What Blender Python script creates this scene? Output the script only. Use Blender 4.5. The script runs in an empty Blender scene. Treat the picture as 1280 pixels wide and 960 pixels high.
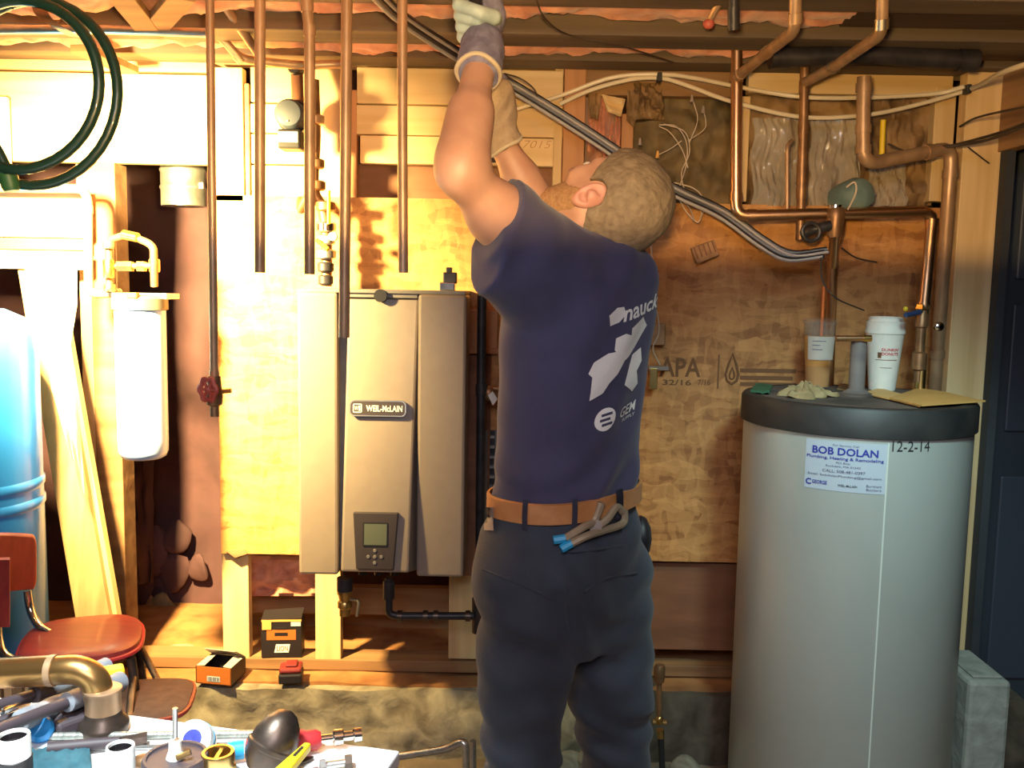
import bpy, bmesh, math, random
import numpy as np
from mathutils import Vector, Matrix
from mathutils.bvhtree import BVHTree
from mathutils import noise as mnoise
R = random.Random(7)
scene = bpy.context.scene
COL = scene.collection

# ------------------------------------------------------------------ camera
FPX, CAM_Z = 1150.0, 1.45
PITCH, ROLL = math.radians(6.1), 0.018
cam_d = bpy.data.cameras.new('camera'); cam = bpy.data.objects.new('camera', cam_d); COL.objects.link(cam)
cam_d.sensor_width = 36; cam_d.lens = 36*FPX/1280; cam_d.clip_start = .02
CAM_R = Matrix.Rotation(math.pi/2-PITCH, 3, 'X') @ Matrix.Rotation(ROLL, 3, 'Z')
cam.matrix_world = Matrix.Translation((0, 0, CAM_Z)) @ CAM_R.to_4x4()
scene.camera = cam
# ------------------------------------------------------------------ world, lamps, exposure
w = bpy.data.worlds.new('world'); scene.world = w; w.use_nodes = True
w.node_tree.nodes['Background'].inputs[0].default_value = (.55, .7, .85, 1)
w.node_tree.nodes['Background'].inputs[1].default_value = .02
def lamp(name, kind, loc, power, color, size=.1, target=None, spot=None, blend=.15):
    d = bpy.data.lights.new(name, kind); o = bpy.data.objects.new(name, d); COL.objects.link(o)
    d.energy = power; d.color = color; o.location = loc
    if kind == 'AREA': d.size = size
    else: d.shadow_soft_size = size
    if spot: d.spot_size = math.radians(spot); d.spot_blend = blend
    if target is not None:
        o.rotation_euler = (Vector(target)-Vector(loc)).to_track_quat('-Z', 'Y').to_euler()
    return o
WARM = (1, .70, .26)
lamp('halogen_work_lamp', 'SPOT', (-1.15, 1.95, 1.74), 1500, WARM, .05, (-1.08, 2.8, 1.40), 111, 1.0)
lamp('uplight_lamp', 'SPOT', (.02, .20, 1.55), 175, (1, .62, .22), .04, (.02, .20+.024, 2.55), 179, .03)
lamp('tank_fill', 'SPOT', (.70, 1.20, 2.03), 92, (.64, 1, .96), .12, (.88, 2.22, .85), 66, .8)  # added cool fill aimed at the tank, not a fixture
lamp('bench_fill', 'SPOT', (-.55, .75, 1.95), 175, (.86, 1, 1), .10, (-.66, 1.15, .8), 62, .6)  # added cool fill that whitens the table top, not a fixture
lamp('room_fill', 'AREA', (-.1, -.6, 2.2), 34, (.92, .90, 1), .8, (0.2, 1.9, 1.0))  # unseen soft fill added behind the camera to lift the shadows
scene.view_settings.view_transform = 'Standard'; scene.view_settings.look = 'None'
scene.view_settings.exposure = 0.0; scene.view_settings.gamma = 1.0
try: scene.view_settings.use_curve_mapping = False
except Exception: pass

# ------------------------------------------------------------------ helpers
def ray(x, y):
    return CAM_R @ Vector(((x-640)/FPX, -(y-480)/FPX, -1))
def P(x, y, Y):
    d = ray(x, y); return Vector((0, 0, CAM_Z)) + d*(Y/d.y)
def PZ(x, y, z):
    d = ray(x, y); return Vector((0, 0, CAM_Z)) + d*((z-CAM_Z)/d.z)
def S(r, g, b):
    f = lambda c: (c/255/12.92) if c/255 <= .04045 else ((c/255+.055)/1.055)**2.4
    return (f(r), f(g), f(b))
class MB:
    def __init__(s): s.v, s.f = [], []
    def add(s, vs, fs):
        n = len(s.v); s.v += [Vector(a) for a in vs]; s.f += [tuple(i+n for i in f) for f in fs]; return s
    def box(s, c, size, rot=None):
        c = Vector(c); h = Vector(size)/2
        vs = [Vector((a*h.x, b*h.y, d*h.z)) for a in (-1, 1) for b in (-1, 1) for d in (-1, 1)]
        if rot: vs = [rot @ v for v in vs]
        return s.add([c+v for v in vs], [(0,1,3,2),(4,6,7,5),(0,4,5,1),(2,3,7,6),(0,2,6,4),(1,5,7,3)])
    def bb(s, x0, y0, z0, x1, y1, z1):
        return s.box(((x0+x1)/2,(y0+y1)/2,(z0+z1)/2), (abs(x1-x0),abs(y1-y0),abs(z1-z0)))
    def rect(s, x0, y0, x1, y1, Y, t):
        xm, ym = (x0+x1)/2, (y0+y1)/2
        return s.bb(P(x0,ym,Y).x, Y, P(xm,y1,Y).z, P(x1,ym,Y).x, Y+t, P(xm,y0,Y).z)
    def tube(s, pts, r, n=10, closed=False, caps=True):
        pts = [Vector(p) for p in pts]; m = len(pts)
        rs = r if isinstance(r, (list, tuple)) else [r]*m
        T = []
        for i in range(m):
            a = pts[(i-1) % m] if (closed or i > 0) else pts[i]; b = pts[(i+1) % m] if (closed or i < m-1) else pts[i]
            d = b-a; T.append(d.normalized() if d.length > 1e-9 else Vector((0,0,1)))
        N = T[0].orthogonal().normalized(); vs, fs = [], []
        for i in range(m):
            if i: N = (T[i-1].rotation_difference(T[i])) @ N
            N = (N - T[i]*N.dot(T[i])).normalized(); B = T[i].cross(N)
            for k in range(n):
                a = 2*math.pi*k/n; vs.append(pts[i]+(N*math.cos(a)+B*math.sin(a))*rs[i])
        for i in range(m if closed else m-1):
            j = (i+1) % m
            for k in range(n):
                l = (k+1) % n; fs.append((i*n+k, i*n+l, j*n+l, j*n+k))
        if caps and not closed: fs += [tuple(range(n))[::-1], tuple((m-1)*n+k for k in range(n))]
        return s.add(vs, fs)
    def lathe(s, prof, n=24, M=None):
        vs, fs = [], []
        for r, z in prof:
            for k in range(n):
                a = 2*math.pi*k/n; vs.append(Vector((max(r,1e-4)*math.cos(a), max(r,1e-4)*math.sin(a), z)))
        for i in range(len(prof)-1):
            for k in range(n):
                l = (k+1) % n; fs.append((i*n+k, i*n+l, (i+1)*n+l, (i+1)*n+k))
        if M is not None: vs = [M @ v for v in vs]
        return s.add(vs, fs)
    def prism(s, poly, t, M=None):
        n = len(poly); vs = [Vector((x, y, 0)) for x, y in poly]+[Vector((x, y, t)) for x, y in poly]
        fs = [tuple(range(n))[::-1], tuple(range(n, 2*n))]+[(i,(i+1)%n,(i+1)%n+n,i+n) for i in range(n)]
        if M is not None: vs = [M @ v for v in vs]
        return s.add(vs, fs)
    def ball(s, c, r, n=12, M=None):
        r = Vector(r) if not isinstance(r, (int, float)) else Vector((r,r,r)); c = Vector(c)
        vs, fs, m = [], [], n//2+1
        for i in range(m):
            t = math.pi*i/(m-1)
            for k in range(n):
                a = 2*math.pi*k/n; q = Vector((max(math.sin(t),1e-3)*math.cos(a)*r.x, max(math.sin(t),1e-3)*math.sin(a)*r.y, math.cos(t)*r.z))
                vs.append(c+(M @ q if M else q))
        for i in range(m-1):
            for k in range(n):
                l = (k+1) % n; fs.append((i*n+k, (i+1)*n+k, (i+1)*n+l, i*n+l))
        return s.add(vs, fs)
    def grid(s, fn, nu, nv, thick=None):
        vs = [Vector(fn(i/nu, j/nv)) for j in range(nv+1) for i in range(nu+1)]
        fs = [(j*(nu+1)+i, j*(nu+1)+i+1, (j+1)*(nu+1)+i+1, (j+1)*(nu+1)+i) for j in range(nv) for i in range(nu)]
        s.add(vs, fs)
        if thick is not None:
            t = Vector(thick); n = len(vs); base = len(s.v)-n
            s.v += [v+t for v in vs]
            s.f += [tuple(base+n+i for i in f)[::-1] for f in fs]
            per = [i for i in range(nu+1)]+[j*(nu+1)+nu for j in range(1,nv+1)]+[nv*(nu+1)+i for i in range(nu-1,-1,-1)]+[j*(nu+1) for j in range(nv-1,0,-1)]
            for a, b in zip(per, per[1:]+per[:1]): s.f.append((base+b, base+a, base+n+a, base+n+b))
        return s
    def build(s, name, m, parent=None, smooth=False, bevel=0, sub=0, kind=None, label=None, fix=True):
        me = bpy.data.meshes.new(name)
        org = Vector((0,0,0))
        if parent is None:
            lo = Vector([min(v[i] for v in s.v) for i in range(3)]); hi = Vector([max(v[i] for v in s.v) for i in range(3)])
            org = Vector(((lo.x+hi.x)/2,(lo.y+hi.y)/2,lo.z))
        me.from_pydata([v-org for v in s.v], [], s.f)
        if fix:
            bm = bmesh.new(); bm.from_mesh(me); bmesh.ops.recalc_face_normals(bm, faces=bm.faces); bm.to_mesh(me); bm.free()
        me.update(); me.materials.append(m)
        if smooth:
            try: me.set_sharp_from_angle(angle=math.radians(smooth if smooth is not True else 40))
            except Exception: pass
            me.polygons.foreach_set('use_smooth', [True]*len(me.polygons))
        return link(name, me, parent, org, bevel, sub, kind, label)
def link(name, me, parent=None, org=None, bevel=0, sub=0, kind=None, label=None):
    o = bpy.data.objects.new(name, me); COL.objects.link(o)
    if parent is not None:
        o.parent = parent
        if parent.parent is None: o.matrix_parent_inverse = Matrix.Translation(-parent.location)
    elif org is not None: o.location = org
    if bevel:
        b = o.modifiers.new('bevel', 'BEVEL'); b.width = bevel; b.segments = 2; b.limit_method = 'ANGLE'; b.angle_limit = math.radians(40)
    if sub:
        b = o.modifiers.new('sub', 'SUBSURF'); b.levels = sub; b.render_levels = sub
    if kind: o['kind'] = kind
    if label: o['label'] = label
    return o
def tag(o, label, cat, group=None):
    o['label'] = label; o['category'] = cat
    if group: o['group'] = group
    return o
def thing(name, loc, label, cat, group=None):
    o = bpy.data.objects.new(name, None); COL.objects.link(o); o.location = loc; o.empty_display_size = .05
    return tag(o, label, cat, group)
def fillet(pts, rad, n=5):
    pts = [Vector(p) for p in pts]; out = [pts[0]]
    for i in range(1, len(pts)-1):
        a, b, c = pts[i-1], pts[i], pts[i+1]; u = (a-b); v = (c-b)
        t = min(rad, u.length*.48, v.length*.48); p0 = b+u.normalized()*t; p1 = b+v.normalized()*t
        for k in range(n+1):
            s_ = k/n; out.append(p0*(1-s_)**2+b*2*s_*(1-s_)+p1*s_**2)
    out.append(pts[-1]); return out
def spline(pts, n=8):
    pts = [Vector(p) for p in pts]; q = [pts[0]*2-pts[1]]+pts+[pts[-1]*2-pts[-2]]; out = []
    for i in range(1, len(q)-2):
        for k in range(n):
            t = k/n; a, b, c, d = q[i-1], q[i], q[i+1], q[i+2]
            out.append(.5*((2*b)+(c-a)*t+(2*a-5*b+4*c-d)*t*t+(3*b-a-3*c+d)*t**3))
    out.append(pts[-1]); return out
def axis_m(c, d, up=(0,0,1)):
    """matrix whose local Z runs along d"""
    q = Vector(d).to_track_quat('Z', 'Y'); return Matrix.Translation(Vector(c)) @ q.to_matrix().to_4x4()
def nz(x, y, z, s=1): return mnoise.noise(Vector((x*s, y*s, z*s)))

# ------------------------------------------------------------------ materials
def nodes(name):
    m = bpy.data.materials.new(name); m.use_nodes = True; nt = m.node_tree
    return m, nt, nt.nodes['Principled BSDF']
def mat(name, c1, c2=None, rough=.5, metal=0, scale=(10,10,10), detail=5, bump=0, ramp=(.35,.65), vary=0, coat=0, trans=0, spec=None, bscale=1, alpha=1, sheen=0, c3=None):
    m, nt, b = nodes(name); N = nt.nodes.new; L = nt.links.new
    b.inputs['Roughness'].default_value = rough; b.inputs['Metallic'].default_value = metal
    b.inputs['Coat Weight'].default_value = coat; b.inputs['Transmission Weight'].default_value = trans
    b.inputs['Alpha'].default_value = alpha; b.inputs['Sheen Weight'].default_value = sheen
    if spec is not None: b.inputs['Specular IOR Level'].default_value = spec
    b.inputs['Base Color'].default_value = (*c1, 1)
    if c2 is None and not bump: return m
    tc = N('ShaderNodeTexCoord'); mp = N('ShaderNodeMapping'); mp.inputs['Scale'].default_value = scale
    L(tc.outputs['Object'], mp.inputs[0]); vec = mp.outputs[0]
    if vary:
        oi = N('ShaderNodeObjectInfo'); vm = N('ShaderNodeVectorMath'); vm.operation = 'MULTIPLY_ADD'
        L(oi.outputs['Random'], vm.inputs[0]); vm.inputs[1].default_value = (37, 53, 41); L(vec, vm.inputs[2]); vec = vm.outputs[0]
    no = N('ShaderNodeTexNoise'); no.inputs['Scale'].default_value = 1; no.inputs['Detail'].default_value = detail; no.inputs['Distortion'].default_value = .4
    L(vec, no.inputs['Vector'])
    if c2 is not None:
        cr = N('ShaderNodeValToRGB'); cr.color_ramp.elements[0].position = ramp[0]; cr.color_ramp.elements[1].position = ramp[1]
        cr.color_ramp.elements[0].color = (*c1, 1); cr.color_ramp.elements[1].color = (*c2, 1)
        if c3 is not None:
            e = cr.color_ramp.elements.new(min(.98, ramp[1]+.12)); e.color = (*c3, 1)
        L(no.outputs['Fac'], cr.inputs[0]); out = cr.outputs[0]
        if vary:
            hs = N('ShaderNodeHueSaturation'); mr = N('ShaderNodeMapRange'); mr.inputs[3].default_value = 1-vary; mr.inputs[4].default_value = 1+vary
            L(oi.outputs['Random'], mr.inputs[0]); L(mr.outputs[0], hs.inputs['Value']); L(out, hs.inputs['Color']); out = hs.outputs[0]
        L(out, b.inputs['Base Color'])
    if bump:
        n2 = no
        if bscale != 1:
            n2 = N('ShaderNodeTexNoise'); n2.inputs['Scale'].default_value = bscale; n2.inputs['Detail'].default_value = 4; L(vec, n2.inputs['Vector'])
        bp = N('ShaderNodeBump'); bp.inputs['Strength'].default_value = bump; bp.inputs['Distance'].default_value = .01
        L(n2.outputs['Fac'], bp.inputs['Height']); L(bp.outputs[0], b.inputs['Normal'])
    return m
def osb_mat():
    m, nt, b = nodes('oriented_strand_board'); N = nt.nodes.new; L = nt.links.new
    tc = N('ShaderNodeTexCoord'); outs = []
    nd = N('ShaderNodeTexNoise'); nd.inputs['Scale'].default_value = 14; L(tc.outputs['Object'], nd.inputs['Vector'])
    for ang, sc in ((.35, (16, 16, 60)), (-.5, (60, 16, 18)), (.1, (10, 10, 44))):
        mx = N('ShaderNodeMix'); mx.data_type = 'VECTOR'; mx.inputs[0].default_value = .04
        L(tc.outputs['Object'], mx.inputs[4]); L(nd.outputs['Color'], mx.inputs[5])
        mp = N('ShaderNodeMapping'); mp.inputs['Scale'].default_value = sc; mp.inputs['Rotation'].default_value = (0, ang, 0)
        L(mx.outputs[1], mp.inputs[0])
        v = N('ShaderNodeTexVoronoi'); v.inputs['Scale'].default_value = 1; L(mp.outputs[0], v.inputs['Vector']); outs.append(v)
    a = N('ShaderNodeMix'); a.data_type = 'RGBA'; a.inputs[0].default_value = .5
    L(outs[0].outputs['Color'], a.inputs[6]); L(outs[1].outputs['Color'], a.inputs[7])
    a2 = N('ShaderNodeMix'); a2.data_type = 'RGBA'; a2.inputs[0].default_value = .4
    L(a.outputs[2], a2.inputs[6]); L(outs[2].outputs['Color'], a2.inputs[7])
    bw = N('ShaderNodeRGBToBW'); L(a2.outputs[2], bw.inputs[0])
    cr = N('ShaderNodeValToRGB'); el = cr.color_ramp.elements
    el[0].position = .22; el[0].color = (.29, .115, .034, 1); el[1].position = .75; el[1].color = (.60, .30, .10, 1)
    e = el.new(.42); e.color = (.45, .205, .064, 1)
    L(bw.outputs[0], cr.inputs[0]); L(cr.outputs[0], b.inputs['Base Color']); b.inputs['Roughness'].default_value = .65
    bp = N('ShaderNodeBump'); bp.inputs['Strength'].default_value = .25; bp.inputs['Distance'].default_value = .004
    L(bw.outputs[0], bp.inputs['Height']); L(bp.outputs[0], b.inputs['Normal'])
    return m
MT = {}
MT['osb'] = osb_mat()
wa, wb = (.62,.42,.20), (.74,.54,.29)
MT['wood_x'] = mat('pine_lumber_level', wa, wb, .6, scale=(1.2,22,22), bump=.08, vary=.12)
MT['wood_z'] = mat('pine_lumber_upright', wa, wb, .6, scale=(22,22,1.2), bump=.08, vary=.12)
MT['old_x'] = mat('old_brown_lumber', (.20,.10,.045), (.36,.20,.09), .75, scale=(1.5,18,18), bump=.15, vary=.2)
MT['old_y'] = mat('old_brown_lumber_across', (.20,.10,.045), (.36,.20,.09), .75, scale=(18,1.5,18), bump=.15, vary=.2)
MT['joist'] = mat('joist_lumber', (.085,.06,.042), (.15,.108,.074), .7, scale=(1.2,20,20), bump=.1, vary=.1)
MT['brownboard'] = mat('dark_brown_board', (.16,.065,.032), (.24,.10,.05), .7, scale=(3,14,14), bump=.1)
MT['maroon'] = mat('maroon_wall', (.050,.021,.026), (.078,.033,.04), .85, scale=(7,7,7), bump=.25)
MT['pink'] = mat('pink_fibreglass', (.52,.20,.12), (.78,.38,.25), .95, scale=(14,14,14), bump=.9, sheen=.3)
MT['kraft'] = mat('brown_kraft_insulation', (.13,.075,.035), (.36,.22,.10), .7, scale=(9,9,9), bump=.6)
MT['olive'] = mat('dark_olive_insulation', (.10,.075,.04), (.22,.15,.07), .75, scale=(10,10,10), bump=.5)
MT['dirt'] = mat('rusty_dirt', (.24,.10,.035), (.40,.19,.07), .95, scale=(9,9,9), bump=.5)
MT['concrete'] = mat('rough_concrete', (.15,.125,.09), (.32,.285,.21), .95, scale=(16,16,16), bump=.8, detail=8)
MT['floor'] = mat('dirty_concrete_floor', (.13,.095,.065), (.24,.18,.12), .9, scale=(6,6,6), bump=.4, detail=8)
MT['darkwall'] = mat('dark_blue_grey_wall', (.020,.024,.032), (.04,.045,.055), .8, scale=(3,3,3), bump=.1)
MT['copper'] = mat('copper', (.58,.33,.18), (.74,.45,.26), .33, 1, scale=(6,6,6), bump=.03)
MT['oldcopper'] = mat('tarnished_copper', (.34,.21,.12), (.52,.33,.19), .42, .45, scale=(16,16,10), bump=.05)
MT['brass'] = mat('brass', (.58,.38,.14), (.72,.50,.20), .3, 1, scale=(20,20,20))
MT['bronze'] = mat('brown_bronze', (.22,.12,.06), (.36,.20,.10), .45, .7, scale=(20,20,20), bump=.1)
MT['solder'] = mat('solder_joint', (.62,.56,.46), rough=.35, metal=1)
MT['black'] = mat('black_iron', (.022,.020,.024), (.045,.04,.045), .45, .3, scale=(20,20,20), bump=.05)
MT['blackplastic'] = mat('black_plastic', (.016,.016,.018), rough=.45)
MT['steel'] = mat('galvanised_steel', (.42,.43,.42), (.60,.60,.58), .32, .9, scale=(24,24,24), bump=.05)
MT['chrome'] = mat('chrome', (.75,.74,.70), rough=.15, metal=1)
MT['pump'] = mat('grey_pump_paint', (.085,.105,.13), (.11,.13,.155), .5, scale=(15,15,15))
MT['teal'] = mat('teal_pump_paint', (.10,.16,.16), (.16,.23,.22), .5, scale=(15,15,15))
MT['boiler'] = mat('taupe_boiler_enamel', (.245,.20,.17), (.26,.215,.18), .42, scale=(30,30,30), bump=.02)
MT['boilerdark'] = mat('grey_boiler_metal', (.16,.15,.15), (.20,.185,.18), .5, scale=(20,20,20))
MT['panel'] = mat('dark_control_panel', (.05,.04,.042), rough=.4)
MT['lcd'] = mat('grey_green_display', (.13,.15,.115), rough=.2)
MT['white'] = mat('white_print', (.82,.80,.76), rough=.6)
MT['tank'] = mat('grey_painted_steel', (.50,.53,.50), (.54,.57,.54), .36, .35, scale=(3,3,3), bump=.015, bscale=60)
MT['tanklid'] = mat('black_tank_lid', (.014,.014,.015), (.03,.028,.027), .55, scale=(12,12,12), bump=.05)
MT['dusty'] = mat('dusty_lid_top', (.05,.042,.038), (.13,.10,.085), .8, scale=(10,10,10), bump=.1)
MT['label'] = mat('white_sticker', (.44,.49,.57), rough=.5)
MT['blueink'] = mat('blue_ink', S(40,50,150), rough=.6)
MT['greyink'] = mat('grey_ink', S(95,95,120), rough=.6)
MT['ink'] = mat('black_marker', (.02,.02,.025), rough=.6)
MT['stamp'] = mat('stamp_ink', (.19,.085,.035), rough=.8)
MT['foam'] = mat('white_foam', (.78,.78,.72), (.82,.82,.77), .6, scale=(60,60,60), bump=.03)
MT['redink'] = mat('red_print', S(200,40,50), rough=.5)
MT['coffee'] = mat('milky_coffee', (.62,.26,.035), (.70,.32,.05), .3, scale=(30,30,5))
MT['clear'] = mat('clear_cup_plastic', (.42,.38,.33), rough=.12, alpha=.15, coat=.5)
MT['film'] = mat('clear_poly_film', (.55,.50,.42), (.80,.75,.66), .10, scale=(12,12,5), bump=.5, alpha=.42, coat=1)
MT['orange'] = mat('orange_plastic', (.75,.16,.02), rough=.4)
MT['manila'] = mat('manila_envelope', (.55,.30,.085), (.60,.34,.10), .7, scale=(15,15,15))
MT['rag'] = mat('tan_paper_rag', (.24,.17,.08), (.38,.28,.14), .9, scale=(30,30,30), bump=.4)
MT['greenrag'] = mat('green_cloth', (.03,.12,.06), rough=.8)
MT['hose'] = mat('dark_green_hose', (.005,.026,.018), (.008,.036,.024), .38, scale=(30,30,30), coat=.2)
MT['filterblue'] = mat('pale_blue_filter_plastic', (.34,.55,.95), (.38,.58,.98), .35, scale=(8,8,8), coat=.2)
MT['filtercap'] = mat('dark_grey_filter_cap', (.07,.075,.06), rough=.5)
MT['bluetank'] = mat('blue_tank_enamel', (.02,.20,.68), (.025,.23,.76), .32, scale=(5,5,5), coat=.3)
MT['redvinyl'] = mat('red_vinyl', (.22,.022,.022), (.28,.036,.03), .45, scale=(5,60,20), bump=.02, coat=.12)
MT['brownrubber'] = mat('brown_rubber_tread', (.10,.055,.035), (.14,.08,.05), .7, scale=(40,40,40), bump=.1)
MT['navy'] = mat('navy_cotton', (.042,.039,.085), (.053,.049,.108), .92, scale=(9,9,9), bump=.1, bscale=40, sheen=.15)
MT['trouser'] = mat('dark_blue_twill', (.024,.030,.046), (.036,.044,.066), .85, scale=(7,7,7), bump=.15, bscale=40, sheen=.1)
MT['leather'] = mat('tan_leather_belt', (.40,.165,.05), (.52,.23,.085), .55, scale=(20,20,20), bump=.05)
MT['loop'] = mat('belt_loop_cloth', (.03,.03,.05), rough=.9)
MT['skin'] = mat('skin', (.41,.215,.145), (.48,.27,.185), .5, scale=(18,18,18), bump=.02)
MT['earskin'] = mat('pink_ear_skin', (.47,.225,.175), rough=.5)
MT['hair'] = mat('sandy_hair', (.125,.09,.055), (.225,.168,.105), .75, scale=(60,140,60), bump=.35, ramp=(.3,.7))
MT['beard'] = mat('ginger_stubble', (.30,.155,.065), (.43,.245,.115), .8, scale=(140,140,140), bump=.25)
MT['glove'] = mat('slate_blue_glove', (.13,.12,.19), (.19,.18,.26), .8, scale=(60,60,60), bump=.3)
MT['glovegrey'] = mat('grey_rubber_glove_fingers', (.30,.38,.37), (.40,.48,.46), .6, scale=(40,40,40), bump=.2)
MT['cuff'] = mat('cream_glove_cuff', (.46,.38,.27), rough=.9)
MT['eye'] = mat('eye_white', (.7,.68,.62), rough=.2)
MT['tabletop'] = mat('white_melamine', (.80,.82,.82), (.84,.86,.86), .4, scale=(20,20,20))
MT['pvc'] = mat('white_pvc', (.80,.83,.83), rough=.35)
MT['greygrip'] = mat('grey_rubber_grip', (.20,.22,.26), (.30,.32,.36), .6, scale=(30,30,30), bump=.1)
MT['darkgrip'] = mat('dark_purple_grip', (.06,.045,.055), rough=.55)
MT['blue'] = mat('bright_blue_plastic', (.015,.24,.60), rough=.4)
MT['cyan'] = mat('cyan_plastic', (.02,.33,.62), rough=.4)
MT['tealcloth'] = mat('teal_cloth', (.02,.085,.12), (.04,.13,.17), .9, scale=(40,40,40), bump=.3)
MT['red'] = mat('red_plastic', (.48,.03,.035), rough=.4)
MT['redbox'] = mat('dark_red_battery', (.19,.02,.02), rough=.5)
MT['yellow'] = mat('yellow_plastic', (.80,.56,.02), rough=.4)
MT['iron'] = mat('dark_cast_iron', (.06,.045,.038), (.13,.095,.075), .38, .75, scale=(25,25,25), bump=.1)
MT['cardorange'] = mat('orange_card', (.38,.11,.02), rough=.55)
MT['cardblack'] = mat('black_card', (.012,.009,.012), rough=.5)
MT['cardgrey'] = mat('grey_card', (.30,.25,.22), rough=.8)
MT['cable'] = mat('dark_cable', (.025,.022,.028), rough=.4)
MT['greycable'] = mat('grey_cable', (.32,.30,.30), rough=.45)
MT['romex'] = mat('white_cable_sheath', (.72,.62,.46), rough=.45)
MT['wire'] = mat('thin_pale_wire', (.55,.46,.36), rough=.5)
MT['brownwire'] = mat('thin_brown_wire', (.05,.03,.02), rough=.6)
MT['redvalve'] = mat('red_valve_wheel', (.38,.06,.04), (.46,.10,.07), .5, scale=(30,30,30))
MT['blockc'] = mat('grey_block', (.24,.24,.22), (.34,.34,.31), .95, scale=(20,20,20), bump=.6)
MT['orangewood'] = mat('reddish_wood', (.42,.19,.08), (.52,.25,.11), .65, scale=(20,20,1.5), bump=.08)
MT['whiteboard'] = mat('pale_sheathing', (.78,.66,.42), (.86,.75,.52), .6, scale=(2,20,20), bump=.05)
MT['greendark'] = mat('dark_stud_gap', (.05,.06,.05), rough=.8)
# ================================================================== large structure
def struct(name, mb, m, **k): return mb.build(name, m, kind='structure', **k)
YW = 2.80                                   # face of the wall sheathing
YB = 3.42                                   # face of the recessed back wall
def frange(n): return [i/n for i in range(n+1)]
floor = struct('floor', MB().grid(lambda u, v: (-2.3+u*5.3, -1.6+v*5.4, .012*nz(u*9, v*9, 0)-.006), 50, 50, (0,0,-.1)), MT['floor'], smooth=True)
wall_back = struct('wall_back', MB().grid(lambda u, v: (-2.3+u*5.3, YB+.05*nz(u*7, v*4, 3)+.02*nz(u*26, v*15, 5), .2+v*2.3), 110, 56, (0,.1,0)), MT['maroon'], smooth=True)
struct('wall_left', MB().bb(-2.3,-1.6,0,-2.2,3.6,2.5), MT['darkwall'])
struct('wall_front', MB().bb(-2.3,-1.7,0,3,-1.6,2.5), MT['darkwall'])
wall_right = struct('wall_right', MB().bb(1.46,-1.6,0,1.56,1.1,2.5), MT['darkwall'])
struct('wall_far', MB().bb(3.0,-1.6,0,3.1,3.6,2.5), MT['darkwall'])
ceiling = struct('ceiling', MB().bb(-2.3,-1.7,2.44,3.1,3.6,2.5), MT['old_x'])
# recess ledge: concrete foundation in front, rusty dirt on top
def ledge_face(u, v):
    x = x0_+u*(x1_-x0_); a = v*2
    if a <= 1:   # front face, bottom to top
        z = -.02+a*.225; y = 2.715+.03*nz(x*4, z*6, 1)+.014*nz(x*17, z*17, 2)+(1-a)*-.02
    else:
        z = .205+.01*nz(x*5, a*5, 4); y = 2.73+(a-1)*.72+.012*nz(x*9, a, 6)*(2-a)
    return (x, y, z)
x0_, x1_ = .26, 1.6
struct('foundation_ledge', MB().grid(ledge_face, 54, 24), mat('dark_ledge_surface', (.045,.032,.022), (.11,.085,.06), .95, scale=(11,11,11), bump=.7), smooth=60, fix=False)  # part right of the man, in a darker tone
x0_, x1_ = -2.3, .262
ledge = struct('foundation_ledge', MB().grid(ledge_face, 110, 24), MT['concrete'], smooth=60, fix=False)
MB().grid(lambda u, v: (-2.0+u*3.5, 2.745+.02*nz(u*30, 0, 9)+v*.66, .212+.014*nz(u*14, v*4, 2)+.012*v), 90, 14, (0,0,-.03)).build('dirt_layer', MT['dirt'], ledge, smooth=True)
def stud(x0, y0, x1, y1, Y, t, m='wood_z', name='stud', parent=None, bevel=.003, **k):
    return MB().rect(x0, y0, x1, y1, Y, t).build(name, MT[m], parent or wall_back, bevel=bevel, **k)
# sill plate and studs
MB().bb(-1.72, 2.82, .218, P(606,830,2.82).x, 2.91, .256).build('sill_plate', MT['old_x'], wall_back, bevel=.004)
MB().bb(P(606,830,2.82).x+.002, 2.82, .218, 1.40, 2.91, .256).build('sill_plate', MT['old_x'], wall_back, bevel=.004)
for x0, x1, yt, yb in ((278,311,690,825), (394,426,690,825), (561,598,690,824)):
    stud(x0, yt, x1, yb, YW+.022, .04)
stud(118, 203, 151, 815, YW+.0, .09, 'old_x')
stud(104, 205, 119, 815, YW+.01, .03, 'wood_z')
stud(266, 84, 304, 252, YW, .04); stud(304, 104, 312, 252, YW+.01, .06, 'old_x')
stud(392, 84, 430, 252, YW+.004, .04); stud(430, 112, 446, 252, YW+.02, .04, 'orangewood')
stud(704, 84, 731, 252, YW+.004, .04, 'orangewood'); stud(692, 84, 703, 252, YW+.02, .05)
stud(776, 142, 791, 252, YW+.03, .04, 'orangewood')
stud(918, 120, 936, 252, YW+.01, .04); stud(1166, 108, 1192, 252, YW+.01, .04)
# short boards stacked over the bays
for x0, y0, x1, y1, Y, m in ((313,84,391,128,YW+.02,'wood_x'), (313,130,391,166,YW+.012,'wood_x'), (313,168,391,205,YW+.02,'wood_x'),
                          (446,86,704,131,YW+.01,'wood_x'), (444,133,704,170,YW+.022,'wood_x'), (450,171,692,206,YW+.014,'wood_x'),
                          (731,84,918,120,YW+.02,'old_x'), (936,84,1192,118,YW+.012,'wood_x'), (-40,44,262,88,YW+.02,'wood_x'), (-40,91,264,203,YW+.008,'wood_x'), (313,207,391,250,YW+.02,'wood_x')):
    MB().rect(x0, y0, x1, y1, Y, .038).build('header_board', MT[m], wall_back, bevel=.003)
MB().rect(432,207,704,256,YW+.10,.02).build('back_board', MT['brownboard'], wall_back)
MB().rect(306,734,561,768,YW+.2,.04).build('blocking_board', MT['old_x'], wall_back, bevel=.003)
MB().rect(306,768,606,800,YW+.4,.03).build('blocking_board', MT['old_x'], wall_back, bevel=.003)
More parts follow.
